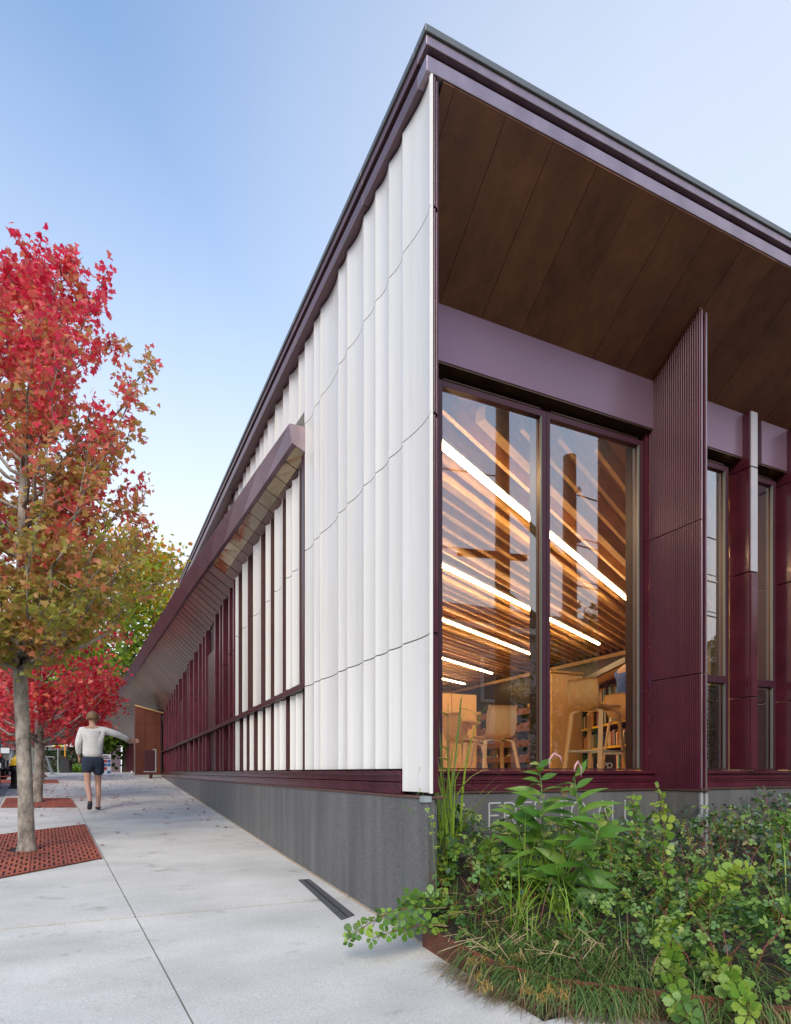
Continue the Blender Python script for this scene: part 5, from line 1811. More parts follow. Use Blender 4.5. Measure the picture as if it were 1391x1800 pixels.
def car(name, label, loc, rz, paint, rimm):
    """local +X forward"""
    t = thing(name, label, 'car', loc, rz, 'cars parked along the kerb')
    L, Wd = 4.5, .90
    lower = [(-2.2, .32), (-2.25, .62), (-2.18, .95), (-1.2, 1.0), (.9, 1.0), (1.75, .93), (2.18, .78), (2.25, .5), (2.18, .28)]
    cab = [(-2.05, .96), (-1.8, 1.42), (-1.3, 1.55), (-.1, 1.57), (.45, 1.46), (1.15, 1.0)]

    def shell(prof, w0, w1):
        rings = []
        for wz, f in ((-1, .93), (-.96, .985), (-.8, 1.0), (.8, 1.0), (.96, .985), (1, .93)):
            ring = []
            zc = sum(p[1] for p in prof) / len(prof)
            for x, z in prof:
                zt = (z - prof[0][1]) / (max(p[1] for p in prof) - prof[0][1] + 1e-6)
                ring.append((x * f, wz * lerp(w0, w1, max(0, zt)), zc + (z - zc) * f))
            rings.append(ring)
        return MB().loft(rings)
    build('body', shell(lower, Wd, Wd * .97), paint, t, bev=.02)
    build('cabin', shell(cab, Wd * .93, Wd * .74), paint, t, bev=.02)
    for s_ in (-1, 1):
        for x0, x1, x2, x3 in ((-1.75, -.72, -.75, -1.55), (-.62, .82, .42, -.60)):
            y0, y1 = s_ * Wd * .935, s_ * Wd * .80
            build('side_window', MB().hexa([(x0, y0 - .02, 1.02), (x1, y0 - .02, 1.02), (x1, y0 + .012, 1.02), (x0, y0 + .012, 1.02), (x3, y1 - .02, 1.46), (x2, y1 - .02, 1.46), (x2, y1 + .012, 1.46), (x3, y1 + .012, 1.46)]), M['darkglass'], t)
        hl = build('headlight', MB().box(2.02, 2.20, s_ * .78 - .13, s_ * .78 + .10, .66, .80), M['chrome'], t)
        build('tail_light', MB().box(-2.22, -2.10, s_ * .76 - .10, s_ * .76 + .10, .72, .92), M['redp'], t)
        mr = build('mirror', MB().box(.62, .74, s_ * 1.06 - .11, s_ * 1.06 + .11, 1.0, 1.16), paint, t, bev=.02)
        build('mirror_glass', MB().box(.605, .618, s_ * 1.06 - .09, s_ * 1.06 + .09, 1.015, 1.145), M['chrome'], mr)
        for x in (-1.38, 1.38):
            w = build('wheel', MB().tube([(x, s_ * (Wd - .2), .34), (x, s_ * (Wd + .015), .34)], .34, 22), M['tyre'], t)
            rm = MB().tube([(x, s_ * (Wd + .016), .34), (x, s_ * (Wd + .03), .34)], .07, 12)
            for k in range(5):
                a = 2 * math.pi * k / 5
                rm.bar((x + .06 * math.cos(a), s_ * (Wd + .022), .34 + .06 * math.sin(a)), (x + .25 * math.cos(a), s_ * (Wd + .022), .34 + .25 * math.sin(a)), .018, .075, up=(math.sin(a), 0, -math.cos(a)))
            n = 22
            rings = [[(x + r_ * math.cos(2 * math.pi * k / n), s_ * (Wd + .021), .34 + r_ * math.sin(2 * math.pi * k / n)) for k in range(n)] for r_ in (.225, .265)]
            rm.loft(rings, cap=False)
            build('rim', rm, rimm, w)
    build('windscreen', MB().hexa([(1.10, -.72, 1.02), (1.10, .72, 1.02), (1.12, .72, 1.03), (1.12, -.72, 1.03), (.50, -.58, 1.44), (.50, .58, 1.44), (.52, .58, 1.46), (.52, -.58, 1.46)]), M['darkglass'], t)
    build('grille', MB().box(2.16, 2.262, -.45, .45, .46, .64), M['black'], t)
    build('number_plate_holder', MB().box(2.263, 2.27, -.2, .2, .40, .46), M['black'], t)
    return t


ca = math.atan2(1, -.083)
cw = pt(4, 1370, 17.5)
cbx = kerb_x(14.3)
c1 = car('parked_car', 'dark brown parked car with bronze spoked wheel, cut off by the left edge', (-4.97, 13.45, gz(0, 14) - .155), ca, M['carpaint'], M['rim'])
c2 = car('parked_car', 'black parked car farther up the kerb behind the hydrant', (-5.75, 21.5, .80), ca, M['carpaint2'], M['galv'])

# ------------------------------------------------------------------ across the street (seen mirrored in the glass)
def utility_pole(label, x, y, h, r):
    t = thing('utility_pole', label, 'utility pole', (x, y, -.3), group='wooden utility poles across the street')
    build('shaft', MB().tube([(0, 0, 0), (0, 0, h * .5), (0, 0, h)], [r * 1.12, r, r * .85], 14), M['pole'], t, smooth=True)
    return t


pa = utility_pole('taller brown wooden utility pole with diagonal braces across the street', 5.3, -4.9, 9.6, .15)
pb = utility_pole('shorter brown wooden utility pole with wires, beside the taller pole', 6.55, -4.4, 7.6, .15)
for z0, z1 in ((6.75, 5.4), (4.9, 3.9)):
    build('brace', MB().tube([(0, 0, z0), (1.25, .5, z1)], [.07, .07], 8), M['pole'], pa)
build('crossarm', MB().bar((-.9, -.2, 5.6), (.5, .1, 5.6), .09, .11), M['pole'], pa)
for z in (6.9, 5.9, 5.2, 4.6):
    ins = build('insulator', MB().lathe([(0, 0), (.05, .0), (.06, .05), (.03, .10), (0, .12)], (.17, .06, z), 10), M['galv'], pb)
WIRES = []
for k, z in enumerate((6.55, 5.7, 5.55, 4.85, 4.75, 4.1)):
    pts = [(6.7 + (60 - 6.7) * t, -4.35 - 3 * t, z + .6 * t - 2.4 * t * (1 - t)) for t in [i / 12 for i in range(13)]]
    w = build('overhead_wire', MB().tube(pts, .011 if k % 2 else .016, 5), M['wire'])
    tag(w, ['topmost black overhead wire from the shorter utility pole', 'thin black wire second from the top of the shorter pole', 'thick black wire just under the second on the shorter pole', 'thin black wire at mid height on the shorter pole', 'thick black wire just under the mid height one', 'lowest black overhead wire from the shorter utility pole'][k], 'wire', 'overhead wires')
for k, z in enumerate((6.9, 5.4)):
    pts = [(5.2 - 40 * t, -5 - 4 * t, z + .5 * t - 2.0 * t * (1 - t)) for t in [i / 10 for i in range(11)]]
    w = build('overhead_wire', MB().tube(pts, .014, 5), M['wire'])
    tag(w, ('upper' if k == 0 else 'lower') + ' black overhead wire running back from the taller utility pole', 'wire', 'overhead wires to the west')


def back_house(name, label, x0, x1, y, wallm, storeys, depth):
    t = thing(name, label, 'house', (x1, y, -.3), R(180))
    W = x1 - x0
    H = 2.9 * storeys + .5
    build('wall', MB().box(0, W, 0, depth, 0, H), wallm, t)
    cl = MB()
    for k in range(int(H / .15)):
        z = k * .15
        cl.hexa([(0, -.03, z), (W, -.03, z), (W, 0, z), (0, 0, z), (0, -.005, z + .146), (W, -.005, z + .146), (W, 0, z + .146), (0, 0, z + .146)])
    build('clapboards', cl, wallm, t, kind='stuff')
    build('roof', MB().loft([[(-.4, -.5, H), (W + .4, -.5, H)], [(-.4, -.5, H + .25), (W + .4, -.5, H + .25)], [(-.4, depth / 2, H + 1.9), (W + .4, depth / 2, H + 1.9)], [(-.4, depth + .4, H), (W + .4, depth + .4, H)]], cap=False, closed=False), M['roofing'], t)
    build('eave_board', MB().box(-.3, W + .3, -.45, -.05, H - .22, H - .02), M['trim'], t)
    for s_ in range(storeys):
        for k in range(max(2, int(W / 2.6))):
            x = (k + .5) * W / max(2, int(W / 2.6))
            z = .9 + 2.9 * s_
            w = build('window', MB().box(x - .42, x + .42, -.07, -.04, z, z + 1.4), M['darkglass'], t)
            build('frame', MB().box(x - .53, x - .42, -.11, -.03, z - .1, z + 1.5).box(x + .42, x + .53, -.11, -.03, z - .1, z + 1.5).box(x - .419, x + .419, -.108, -.03, z + 1.4, z + 1.5).box(x - .419, x + .419, -.108, -.03, z - .1, z), M['trim'], w)
    return t


back_house('pale_house', 'pale clapboard house across the street, mirrored in the corner window', 5.5, 18, -12.5, M['greyhouse'], 2, 8)
back_house('brown_house', 'dark brown clapboard house farther along across the street', 20, 31, -13.5, M['brownhouse'], 2, 8)
back_house('cream_house', 'cream clapboard house across the street behind the camera', -16, -4, -14, M['cream'], 2, 8)
big_tree('leafy street tree across the road, mirrored in the right window', (10.2, -8.0, -.3), 5.4, 2.0, 1.4, 41, M['leafg2'], .13, 46, 24, OVAL, 8)
big_tree('leafy street tree across the road in front of the brown house', (19.0, -9.0, -.3), 6.5, 2.5, 1.6, 42, M['leafg2'], .15, 46, 22, OVAL, 8)

# ------------------------------------------------------------------ planter
EDGE = [(-.058, -.004), (-.06, -.36), (-.02, -.74), (.12, -1.04), (.45, -1.33), (.83, -1.68), (1.75, -2.46), (3.0, -3.5)]
PB = thing('planter_edge', 'rust red steel edging band curving round the corner planting bed', 'edging')
for (a, b) in zip(EDGE, EDGE[1:]):
    d = Vector((b[0] - a[0], b[1] - a[1], 0)).normalized()
    nrm = Vector((-d.y, d.x, 0)) * .008
    za, zb = gz(0, a[1]), gz(0, b[1])
    ta, tb = za + .135, zb + .135
    p, q = Vector((a[0], a[1], 0)), Vector((b[0], b[1], 0)) - d * .002
    m = MB().hexa([(p.x, p.y, za - .05), (q.x, q.y, zb - .05), (q.x + nrm.x, q.y + nrm.y, zb - .05), (p.x + nrm.x, p.y + nrm.y, za - .05), (p.x, p.y, ta), (q.x, q.y, tb), (q.x + nrm.x, q.y + nrm.y, tb), (p.x + nrm.x, p.y + nrm.y, ta)])
    build('steel_plate', m, M['corten'], PB, bev=.002)


def edge_y(x):
    """y of the planter edge at x (for x >= -.02)"""
    return interp([(p[0], p[1]) for p in EDGE[2:]], x)


def inside(x, y, mrg=.02):
    if x < -.04 or y > .79:
        return False
    if y > -.02 and x < .075:
        return False
    return y > edge_y(x) + mrg


def soil_z(x, y):
    ey = edge_y(x)
    t = max(0, min(1, (y - ey) / (.80 - ey)))
    if x < .4:
        t *= max(0, min(1, (x + .05) / .45))
    return gz(0, min(y, 0)) + .085 + .30 * t ** .8 + .02 * math.sin(5 * x + 3 * y) + .015 * math.sin(11 * x - 7 * y)


sm = MB()
NX, NY = 60, 26
for i in range(NX + 1):
    x = -.05 + 5.3 * i / NX
    for j in range(NY + 1):
        y = lerp(edge_y(x) + .012, .797 if x > .1 else -.010, j / NY)
        sm.v.append((x, y, soil_z(x, y)))
for i in range(NX):
    for j in range(NY):
        a = i * (NY + 1) + j
        sm.f.append((a, a + NY + 1, a + NY + 2, a + 1))
struct('soil', sm, M['soil'], smooth=True)

rng = np.random.default_rng(77)
rnd = random.Random(77)


def scatter(n, test):
    out = []
    while len(out) < n:
        x, y = rnd.uniform(-.04, 4.8), rnd.uniform(-2.6, .79)
        if inside(x, y) and test(x, y):
            out.append((x, y))
    return out


TRI = []
for k, a0 in enumerate((90, 215, 325)):
    pass
LOBED = []
for a0, ln_ in ((-28, .50), (90, .60), (208, .50)):
    d_ = (math.cos(R(a0)), math.sin(R(a0)))
    for q, w_ in ((.10, -.05), (.34, -.17), (.50, -.24), (.60, -.19), (.78, -.21), (.86, -.11), (1.0, 0), (.86, .11), (.78, .21), (.60, .19), (.50, .24), (.34, .17), (.10, .05)):
        LOBED.append((d_[0] * q * ln_ * 1.1 - d_[1] * w_ * 1.05, d_[1] * q * ln_ * 1.1 + d_[0] * w_ * 1.05))


def cover_height(x, y):
    h = .20 + .16 * max(0, min(1, (y + 1.0) / 1.5))
    if x > 2.2:
        h += .05
    h *= .75 + .5 * (math.sin(3.1 * x + 1.3 * y) * .5 + .5) * (math.sin(2.3 * y - 1.7 * x + 1) * .5 + .5) + .15 * math.sin(9 * x + 4 * y)
    return h


P1, P2 = [], []
for (x, y) in scatter(10500, lambda x, y: not (y < -.38 - .25 * x and x < .62) or rnd.random() < .22):
    z = soil_z(x, y) + cover_height(x, y) * rnd.random() ** .55
    near_front = y < edge_y(x) + .25
    if near_front:
        if rnd.random() < .35:
            continue
        z = soil_z(x, y) + .12 * rnd.random()
    (P2 if rnd.random() < (.03 if x < 1.8 else .5) else P1).append((x, y, z))
GC = leaf_cloud('ground_cover', P1, .053, LOBED, M['cover'], None, 51, droop=.3, up=.8, kind='stuff')
tag(GC, 'dense dark green lobed leaf ground cover filling the corner planting bed', 'ground cover')
GB = leaf_cloud('ground_cover', P2, .040, OVAL, M['bluecover'], None, 52, droop=.3, up=.8, kind='stuff')
tag(GB, 'bluish small leaved ground cover along the granite at the right', 'ground cover')
tw = MB()
for (x, y) in scatter(420, lambda x, y: True):
    z = soil_z(x, y)
    h = cover_height(x, y)
    a = rnd.uniform(0, 6.28)
    tw.tube([(x, y, z), (x + .05 * math.cos(a), y + .05 * math.sin(a), z + h * .6), (x + .12 * math.cos(a), y + .12 * math.sin(a), z + h)], [.0035, .003, .0015], 4)
tag(build('ground_cover_twigs', tw, M['redstem'], kind='stuff'), 'thin red brown twigs among the ground cover leaves', 'twigs')


def blade_mesh(m, base, dirv, L, w, bend, seg=5):
    """one grass blade: strip that rises along dirv and droops"""
    base = Vector(base)
    d = Vector(dirv).normalized()
    side = d.cross(Vector((0, 0, 1)))
    if side.length < .05:
        side = Vector((1, 0, 0))
    side.normalize()
    n = len(m.v)
    p = base.copy()
    for i in range(seg + 1):
        t = i / seg
        ww = w * (1 - t ** 2.2) * (.6 + .4 * min(1, t * 4)) + .0004
        m.v += [tuple(p - side * ww / 2), tuple(p + side * ww / 2)]
        d = (d + Vector((0, 0, -bend / seg)) + Vector((dirv[0], dirv[1], 0)) * (bend * .3 / seg)).normalized()
        p = p + d * L / seg
    for i in range(seg):
        a = n + 2 * i
        m.f.append((a, a + 1, a + 3, a + 2))


# thatch: fine dark grass mass and dry straw spilling over the steel edge
dk, dry = MB(), MB()
for k in range(2100):
    t = rnd.random() ** .8
    seg = rnd.choices(range(1, 6), [1.3, 2.2, 2.4, 1.8, 1.5])[0]
    a, b = EDGE[seg], EDGE[seg + 1]
    x, y = lerp(a[0], b[0], rnd.random()), lerp(a[1], b[1], rnd.random())
    dx, dy = b[0] - a[0], b[1] - a[1]
    ln = math.hypot(dx, dy)
    ox, oy = dy / ln, -dx / ln            # outward
    inn = rnd.uniform(.0, .38)
    bx, by = x - ox * inn, y - oy * inn
    if not (bx > -.05):
        bx = -.05
    z = soil_z(bx, by) + rnd.uniform(0, .05)
    ang = math.atan2(oy, ox) + rnd.gauss(0, 1.1)
    up = rnd.uniform(.4, 2.2)
    L = rnd.uniform(.10, .36)
    m_ = dry if rnd.random() < .10 else dk
    blade_mesh(m_, (bx, by, z), (math.cos(ang), math.sin(ang), up), L, rnd.uniform(.0025, .0065), rnd.uniform(.9, 3.6))
for k in range(1100):
    seg = rnd.choices(range(1, 6), [1.2, 2.2, 2.6, 2.0, 1.5])[0]
    a, b = EDGE[seg], EDGE[seg + 1]
    f = rnd.random()
    x, y = lerp(a[0], b[0], f), lerp(a[1], b[1], f)
    dx, dy = b[0] - a[0], b[1] - a[1]
    ln = math.hypot(dx, dy)
    ox, oy = dy / ln, -dx / ln
    inn = rnd.uniform(.005, .10)
    bx, by = x - ox * inn, y - oy * inn
    ang = math.atan2(oy, ox) + rnd.gauss(0, .8)
    clump = math.sin(9 * f + 3 * seg) * .5 + .5
    if rnd.random() > .25 + .75 * clump:
        continue
    blade_mesh(dk if rnd.random() < .8 else dry, (bx, by, gz(0, by) + .115), (math.cos(ang), math.sin(ang), rnd.uniform(.3, 1.3)), rnd.uniform(.14, .34), rnd.uniform(.003, .007), rnd.uniform(2.2, 4.2))
# dry brown skirt lying on the pavement
for k in range(520):
    seg = rnd.choices(range(1, 5), [2, 3, 2, 1])[0]
    a, b = EDGE[seg], EDGE[seg + 1]
    f = rnd.random()
    x, y = lerp(a[0], b[0], f), lerp(a[1], b[1], f)
    dx, dy = b[0] - a[0], b[1] - a[1]
    ln = math.hypot(dx, dy)
    ox, oy = dy / ln, -dx / ln
    ang = math.atan2(oy, ox) + rnd.gauss(-.1, .5)
    z = gz(0, y) + rnd.uniform(.004, .05)
    o_ = rnd.uniform(.0, .09)
    blade_mesh(dry, (x + ox * o_, y + oy * o_, z), (math.cos(ang), math.sin(ang), rnd.uniform(-.15, .25)), rnd.uniform(.08, .24), rnd.uniform(.002, .0045), rnd.uniform(.1, .6))
tag(build('grass_mass', dk, M['bladedark'], kind='stuff'), 'fine dark green grass spilling over the rusty steel edge', 'grass')
tag(build('dry_grass', dry, M['thatch'], kind='stuff'), 'dry brown grass matted on the pavement beside the planting bed', 'grass')
for k, i in enumerate(range(260)):
    pass

# sedge tufts
def tuft(label, x, y, n, L, w, m, seed, lean=.6, bend=1.7, z=None, cat='grass tuft', name='sedge_tuft', group=None):
    r = random.Random(seed)
    z0 = soil_z(x, y) if z is None else z
    t = thing(name, label, cat, (x, y, z0), group=group)
    for k in range(n):
        b = MB()
        a = r.uniform(0, 6.28)
        ln = abs(r.gauss(0, lean))
        blade_mesh(b, (r.gauss(0, .018), r.gauss(0, .018), 0), (math.cos(a) * ln, math.sin(a) * ln, 1), L * r.uniform(.55, 1.15), w * r.uniform(.7, 1.2), bend * r.uniform(.5, 1.3), 7)
        build('blade', b, m, t, smooth=True)
    return t


def at_px(px, py, f):
    p = pt(px, py, f)
    return p.x, p.y


tl = [((905, 1690, 3.45), 38, .48, .010, 'blade', 'bright light green sedge tuft at the front centre of the bed'),
      ((960, 1620, 3.75), 38, .55, .010, 'blade', 'tall light green sedge tuft below the lance leaved plant'),
      ((1000, 1690, 3.3), 30, .42, .008, 'blade', 'light green sedge tuft just above the rusty edge, mid bed'),
      ((860, 1650, 3.7), 16, .26, .006, 'blade', 'small sedge tuft behind the brown seed heads at left'),
      ((1060, 1640, 3.6), 20, .38, .006, 'blade', 'sedge tuft with thin arching blades right of the tall plant'),
      ((1100, 1720, 3.05), 18, .28, .005, 'bladedark', 'dark sedge tuft left of the pale sumac sprig'),
      ((1230, 1600, 3.9), 18, .42, .005, 'bladedark', 'dark arching sedge tuft right of the upright sprig'),
      ((1370, 1590, 3.9), 20, .46, .006, 'blade', 'light green sedge tuft at the right picture edge'),
      ((1385, 1650, 3.4), 16, .36, .006, 'blade', 'lower sedge tuft leaning out at the right picture edge'),
      ((800, 1660, 3.9), 14, .22, .005, 'bladedark', 'short dark sedge tuft beside the rusty edge at left'),
      ((1150, 1540, 4.4), 14, .34, .005, 'bladedark', 'thin dark sedge tuft near the granite buttress'),
      ((840, 1560, 4.3), 14, .34, .005, 'bladedark', 'dark sedge tuft under the tall corner grass')]
for k, ((px, py, f), n, L, w, mm, lab) in enumerate(tl):
    x, y = at_px(px, py, f)
    tuft(lab, x, y, n, L, w, M[mm], 200 + k, group='sedge tufts')
for k, (px, py, f, n, L, w) in enumerate(((830, 1700, 3.55, 18, .22, .006), (880, 1730, 3.3, 18, .24, .006), (935, 1720, 3.25, 20, .30, .007), (1020, 1740, 3.1, 18, .26, .006), (985, 1640, 3.6, 34, .52, .010), (920, 1640, 3.75, 32, .50, .010), (1040, 1690, 3.3, 26, .44, .008), (870, 1610, 3.95, 16, .34, .006), (1140, 1660, 3.3, 16, .34, .005), (1075, 1600, 3.8, 18, .40, .006), (1250, 1660, 3.3, 16, .34, .005), (1290, 1620, 3.5, 16, .38, .005))):
    x, y = at_px(px, py, f)
    where = ['over the matted edge at far left', 'beside the broad tan seed head', 'between the two tan seed heads', 'over the steel edge at mid bed', 'under the lance leaved plant, right stem', 'under the lance leaved plant, left stem', 'left of the pale nodding sprig', 'below the left sumac sprig', 'behind the pale nodding sprig', 'left of the upright sprig', 'under the curved red stalk', 'above the curved red stalk'][k]
    tuft(('short' if L < .28 else 'long bladed') + ' sedge tuft ' + where, x, y, n, L, w, M['blade'] if k % 3 else M['bladedark'], 260 + k, lean=.65, bend=1.8, group='sedge tufts')
# tall grass at the corner
x, y = at_px(788, 1500, 4.15)
TG = thing('tall_grass', 'tall green grass with broad drooping blades rising past the corner of the white wall', 'grass', (x, y, soil_z(max(x, 0), y)))
r_ = random.Random(9)
for k in range(40):
    b = MB()
    a = r_.uniform(0, 6.28)
    ln = abs(r_.gauss(.14, .16))
    blade_mesh(b, (r_.gauss(0, .05), r_.gauss(0, .04), r_.uniform(0, .35)), (math.cos(a) * ln, math.sin(a) * ln, 1), r_.uniform(.5, 1.0), r_.uniform(.008, .018), r_.uniform(.5, 2.6), 9)
    build('blade', b, M['blade'], TG, smooth=True)
for k in range(7):
    a = r_.uniform(0, 6.28)
    tipx, tipy, hh = .10 * math.cos(a), .08 * math.sin(a), r_.uniform(.95, 1.38)
    build('stem', MB().tube([(0, 0, 0), (tipx * .3, tipy * .3, hh * .5), (tipx, tipy, hh)], [.005, .004, .002], 5), M['greenstem'], TG)
for k in range(9):
    b = MB()
    hh = r_.uniform(.55, 1.15)
    s_ = r_.choice((-1, 1))
    blade_mesh(b, (0, 0, hh), (s_ * .7, -.3, .75), r_.uniform(.3, .42), .022, 2.6, 9)
    build('blade', b, M['blade'], TG, smooth=True)

# sedge seed heads
def seedhead(lab, px, py, f, s, seed):
    f = min(f, (1.05 - (.13 if py > 1650 else .24)) * 1093 / (py - 1357)) if py > 1500 else f
    p = pt(px, py, f)
    r = random.Random(seed)
    zs = soil_z(max(-.03, p.x), p.y)
    t = thing('sedge_seedhead', lab, 'seed head', (p.x, p.y, p.z), group='brown sedge seed heads')
    m = MB()
    for k in range(46):
        d = Vector((r.gauss(0, 1), r.gauss(0, 1), r.gauss(.25, .8))).normalized()
        st = Vector((r.gauss(0, .3), r.gauss(0, .3), r.gauss(0, .25))) * s
        blade_mesh(m, st, d, s * r.uniform(.5, 1.0), s * .10, .4, 2)
    build('spikelets', m, M['seed'], t)
    build('stem', MB().tube([(0, 0, 0), (.02, .03, (zs - p.z) * .5), (.03, .07, min(-.03, zs - p.z))], [.0025, .003, .003], 5), M['greenstem'], t)


for k, (px, py, f, s, lab) in enumerate(((828, 1690, 3.55, .036, 'first brown sedge seed head from the left, over the matted grass'), (852, 1685, 3.5, .03, 'small brown seed head right of the first'), (853, 1733, 3.3, .045, 'broad brown seed head low over the pavement at left'),
        (882, 1688, 3.5, .032, 'brown seed head level with the first, farther right'), (910, 1685, 3.45, .045, 'large tan seed head at the foot of the bright sedge tuft'), (925, 1738, 3.2, .045, 'tan seed head hanging over the rusty edge at centre'),
        (968, 1740, 3.2, .042, 'tan seed head right of the one over the edge'), (990, 1748, 3.15, .036, 'dull brown seed head near the shadowed pavement'), (952, 1755, 3.12, .035, 'lowest tan seed head above the pavement'), (840, 1715, 3.4, .03, 'small seed head between the two broad ones at left'),
        (1108, 1598, 3.9, .045, 'golden seed head left of the upright sumac sprig'), (994, 1392, 4.3, .05, 'pinkish brown seed head high among the lance leaves'), (1125, 1462, 4.4, .06, 'tan flower head against the granite wall'), (800, 1590, 4.2, .045, 'brown seed head by the granite corner'), (775, 1560, 4.3, .04, 'small brown seed head touching the granite corner'), (1000, 1660, 3.5, .03, 'thin tan seed head among the sedge at centre'))):
    seedhead(lab, px, py, f, s, 300 + k)

# straw stems: forked dry seed stalks
ST = MB()
r_ = random.Random(14)
for k in range(70):
    px, py, f = r_.uniform(760, 1060), r_.uniform(1560, 1680), 0
    f = (1.05 - r_.uniform(.16, .34)) * 1093 / (py - 1357)
    p = pt(px, py, f)
    a = r_.uniform(-.6, 3.7)
    d = Vector((math.cos(a), math.sin(a) * .4, r_.uniform(-.3, .8))).normalized()
    L = r_.uniform(.03, .075)
    ST.tube([p - d * L * 1.2, p, p + d * L], [.0011, .0014, .002], 4)
    for q in range(r_.randint(0, 2)):
        d2 = (d + Vector((r_.gauss(0, .6), r_.gauss(0, .4), r_.gauss(0, .6)))).normalized()
        ST.tube([p, p + d2 * L * .8], [.0011, .0016], 4)
tag(build('straw_stalks', ST, M['straw'], kind='stuff'), 'pale forked straw stalks over the dark leaves at the corner', 'straw')


# leaf meshes for individually built shrubs
def lance_mesh(m):
    mb = MB()
    n = 9
    for i in range(n + 1):
        t = i / n
        w = .135 * math.sin(math.pi * min(1, t * 1.02) ** .75) ** 1.1 + .002
        y = t
        z = .10 * t - .30 * t * t
        rip = .006 * math.sin(9 * t)
        mb.v += [(-w, y, z + .035 * w / .1 + rip), (0, y, z), (w, y, z + .035 * w / .1 - rip)]
    for i in range(n):
        for j in range(2):
            a = i * 3 + j
            mb.f.append((a, a + 1, a + 4, a + 3))
    return mb.mesh('leaf', m, True)


def sumac_mesh(m):
    """three rounded, lobed leaflets, each domed"""
    mb = MB()
    for (cx, cy_, ang, s) in ((0, .62, 0, .60), (-.34, .24, 62, .50), (.34, .24, -62, .50)):
        ca_, sa_ = math.cos(R(ang)), math.sin(R(ang))
        half = [(0, -.55), (.12, -.44), (.31, -.24), (.31, -.13), (.45, .00), (.40, .11), (.47, .24), (.37, .30), (.31, .45), (.16, .46)]
        prof = half + [(0, .60)] + [(-x, y) for x, y in half[:0:-1]]
        n0 = len(mb.v)
        for (x, y) in [(0, 0)] + prof:
            z = .10 - .42 * (x * x + .6 * y * y) * s + .02 * math.sin(14 * x + 9 * y)
            if (x, y) == (0, 0):
                z = .07
            mb.v.append((cx + s * (x * ca_ - y * sa_), cy_ + s * (x * sa_ + y * ca_), z * s * 1.3))
        k = len(prof)
        for i in range(k):
            mb.f.append((n0, n0 + 1 + i, n0 + 1 + (i + 1) % k))
    mb.bar((0, -.1, 0), (0, .4, .02), .03, .02)
    return mb.mesh('leaf', m, True)


LANCE = lance_mesh(M['willow'])
SUM_D, SUM_L = sumac_mesh(M['sumac']), sumac_mesh(M['sumaclight'])


def put_leaf(me, parent, p, out, s, tilt, roll, r):
    out = Vector(out).normalized()
    upv = Vector((r.gauss(-.25, .35), r.gauss(-.75, .35), .8))       # blades turn to the open street side
    x = out.cross(upv)
    if x.length < .05:
        x = Vector((1, 0, 0))
    x.normalize()
    z = x.cross(out)
    m = Matrix((x, out, z)).transposed().to_4x4()
    m = Matrix.Translation(p) @ m @ Matrix.Rotation(tilt, 4, 'X') @ Matrix.Rotation(roll, 4, 'Y') @ Matrix.Diagonal((s * r.uniform(.85, 1.15), s, s, 1))
    o = put('leaf', me, parent)
    o.matrix_basis = m
    return o


def sprig(t, pts, me, n, s0, s1, stemm, r, t0=.15, ang=2.4, out_up=.25, rad=.005, tiltm=-.15):
    pts = [Vector(p) for p in pts]
    build('stem', MB().tube(pts, [lerp(rad, rad * .35, i / (len(pts) - 1)) for i in range(len(pts))], 6), stemm, t, smooth=True)
    for k in range(n):
        f = lerp(t0, 1, k / max(1, n - 1))
        g_ = f * (len(pts) - 1)
        i = min(len(pts) - 2, int(g_))
        p = pts[i].lerp(pts[i + 1], g_ - i)
        d = (pts[i + 1] - pts[i]).normalized()
        a = ang * k + r.uniform(-.5, .5)
        ref = d.cross(Vector((.3, 1, .1))).normalized()
        b = d.cross(ref)
        out = ref * math.cos(a) + b * math.sin(a) + d * .35 + Vector((0, 0, out_up))
        put_leaf(me, t, p, out, lerp(s0, s1, f) * r.uniform(.75, 1.15), (tiltm if me is not LANCE else -.5 + .35 * f) + r.uniform(-.35, .25), r.uniform(-.5, .5), r)


def stems_px(base, ctrl):
    """control points (px, py, fwd) to local coordinates"""
    return [pt(*c) - base for c in ctrl]


r_ = random.Random(33)
# tall lance leaved plant with two main stems
b0 = pt(955, 1600, 3.75)
b0.z = soil_z(b0.x, b0.y)
LP = thing('lance_leaved_plant', 'tall plant with long pointed bright green leaves in front of the carved granite', 'plant', b0)
sprig(LP, [(0, 0, 0)] + stems_px(b0, [(958, 1560, 3.75), (952, 1480, 3.72), (955, 1410, 3.70), (948, 1345, 3.68)]), LANCE, 32, .36, .17, M['greenstem'], r_, t0=.22, ang=2.2, rad=.008)
sprig(LP, [(.04, .02, 0)] + stems_px(b0, [(985, 1560, 3.70), (1005, 1500, 3.62), (1018, 1430, 3.56), (1010, 1365, 3.52)]), LANCE, 30, .36, .17, M['greenstem'], r_, t0=.2, ang=2.3, rad=.008)
sprig(LP, [(-.03, .03, 0)] + stems_px(b0, [(935, 1540, 3.8), (915, 1470, 3.82), (905, 1420, 3.84)]), LANCE, 20, .30, .18, M['greenstem'], r_, t0=.25, ang=2.4, rad=.007)
sprig(LP, [(.05, -.02, 0)] + stems_px(b0, [(1000, 1570, 3.6), (1040, 1500, 3.5), (1056, 1450, 3.45)]), LANCE, 18, .32, .2, M['greenstem'], r_, t0=.3, ang=2.2, rad=.007)
for (px, py, f, bend) in ((966, 1335, 3.6, .07), (1022, 1350, 3.5, -.05)):
    p = pt(px, py, f) - b0
    build('flower_spike', MB().tube([p - Vector((0, 0, .05)), p, p + Vector((bend * .5, 0, .035)), p + Vector((bend, -.01, .015)), p + Vector((bend * 1.2, -.01, -.02))], [.0025, .005, .007, .006, .003], 6), M['pinkflower'], LP, smooth=True)

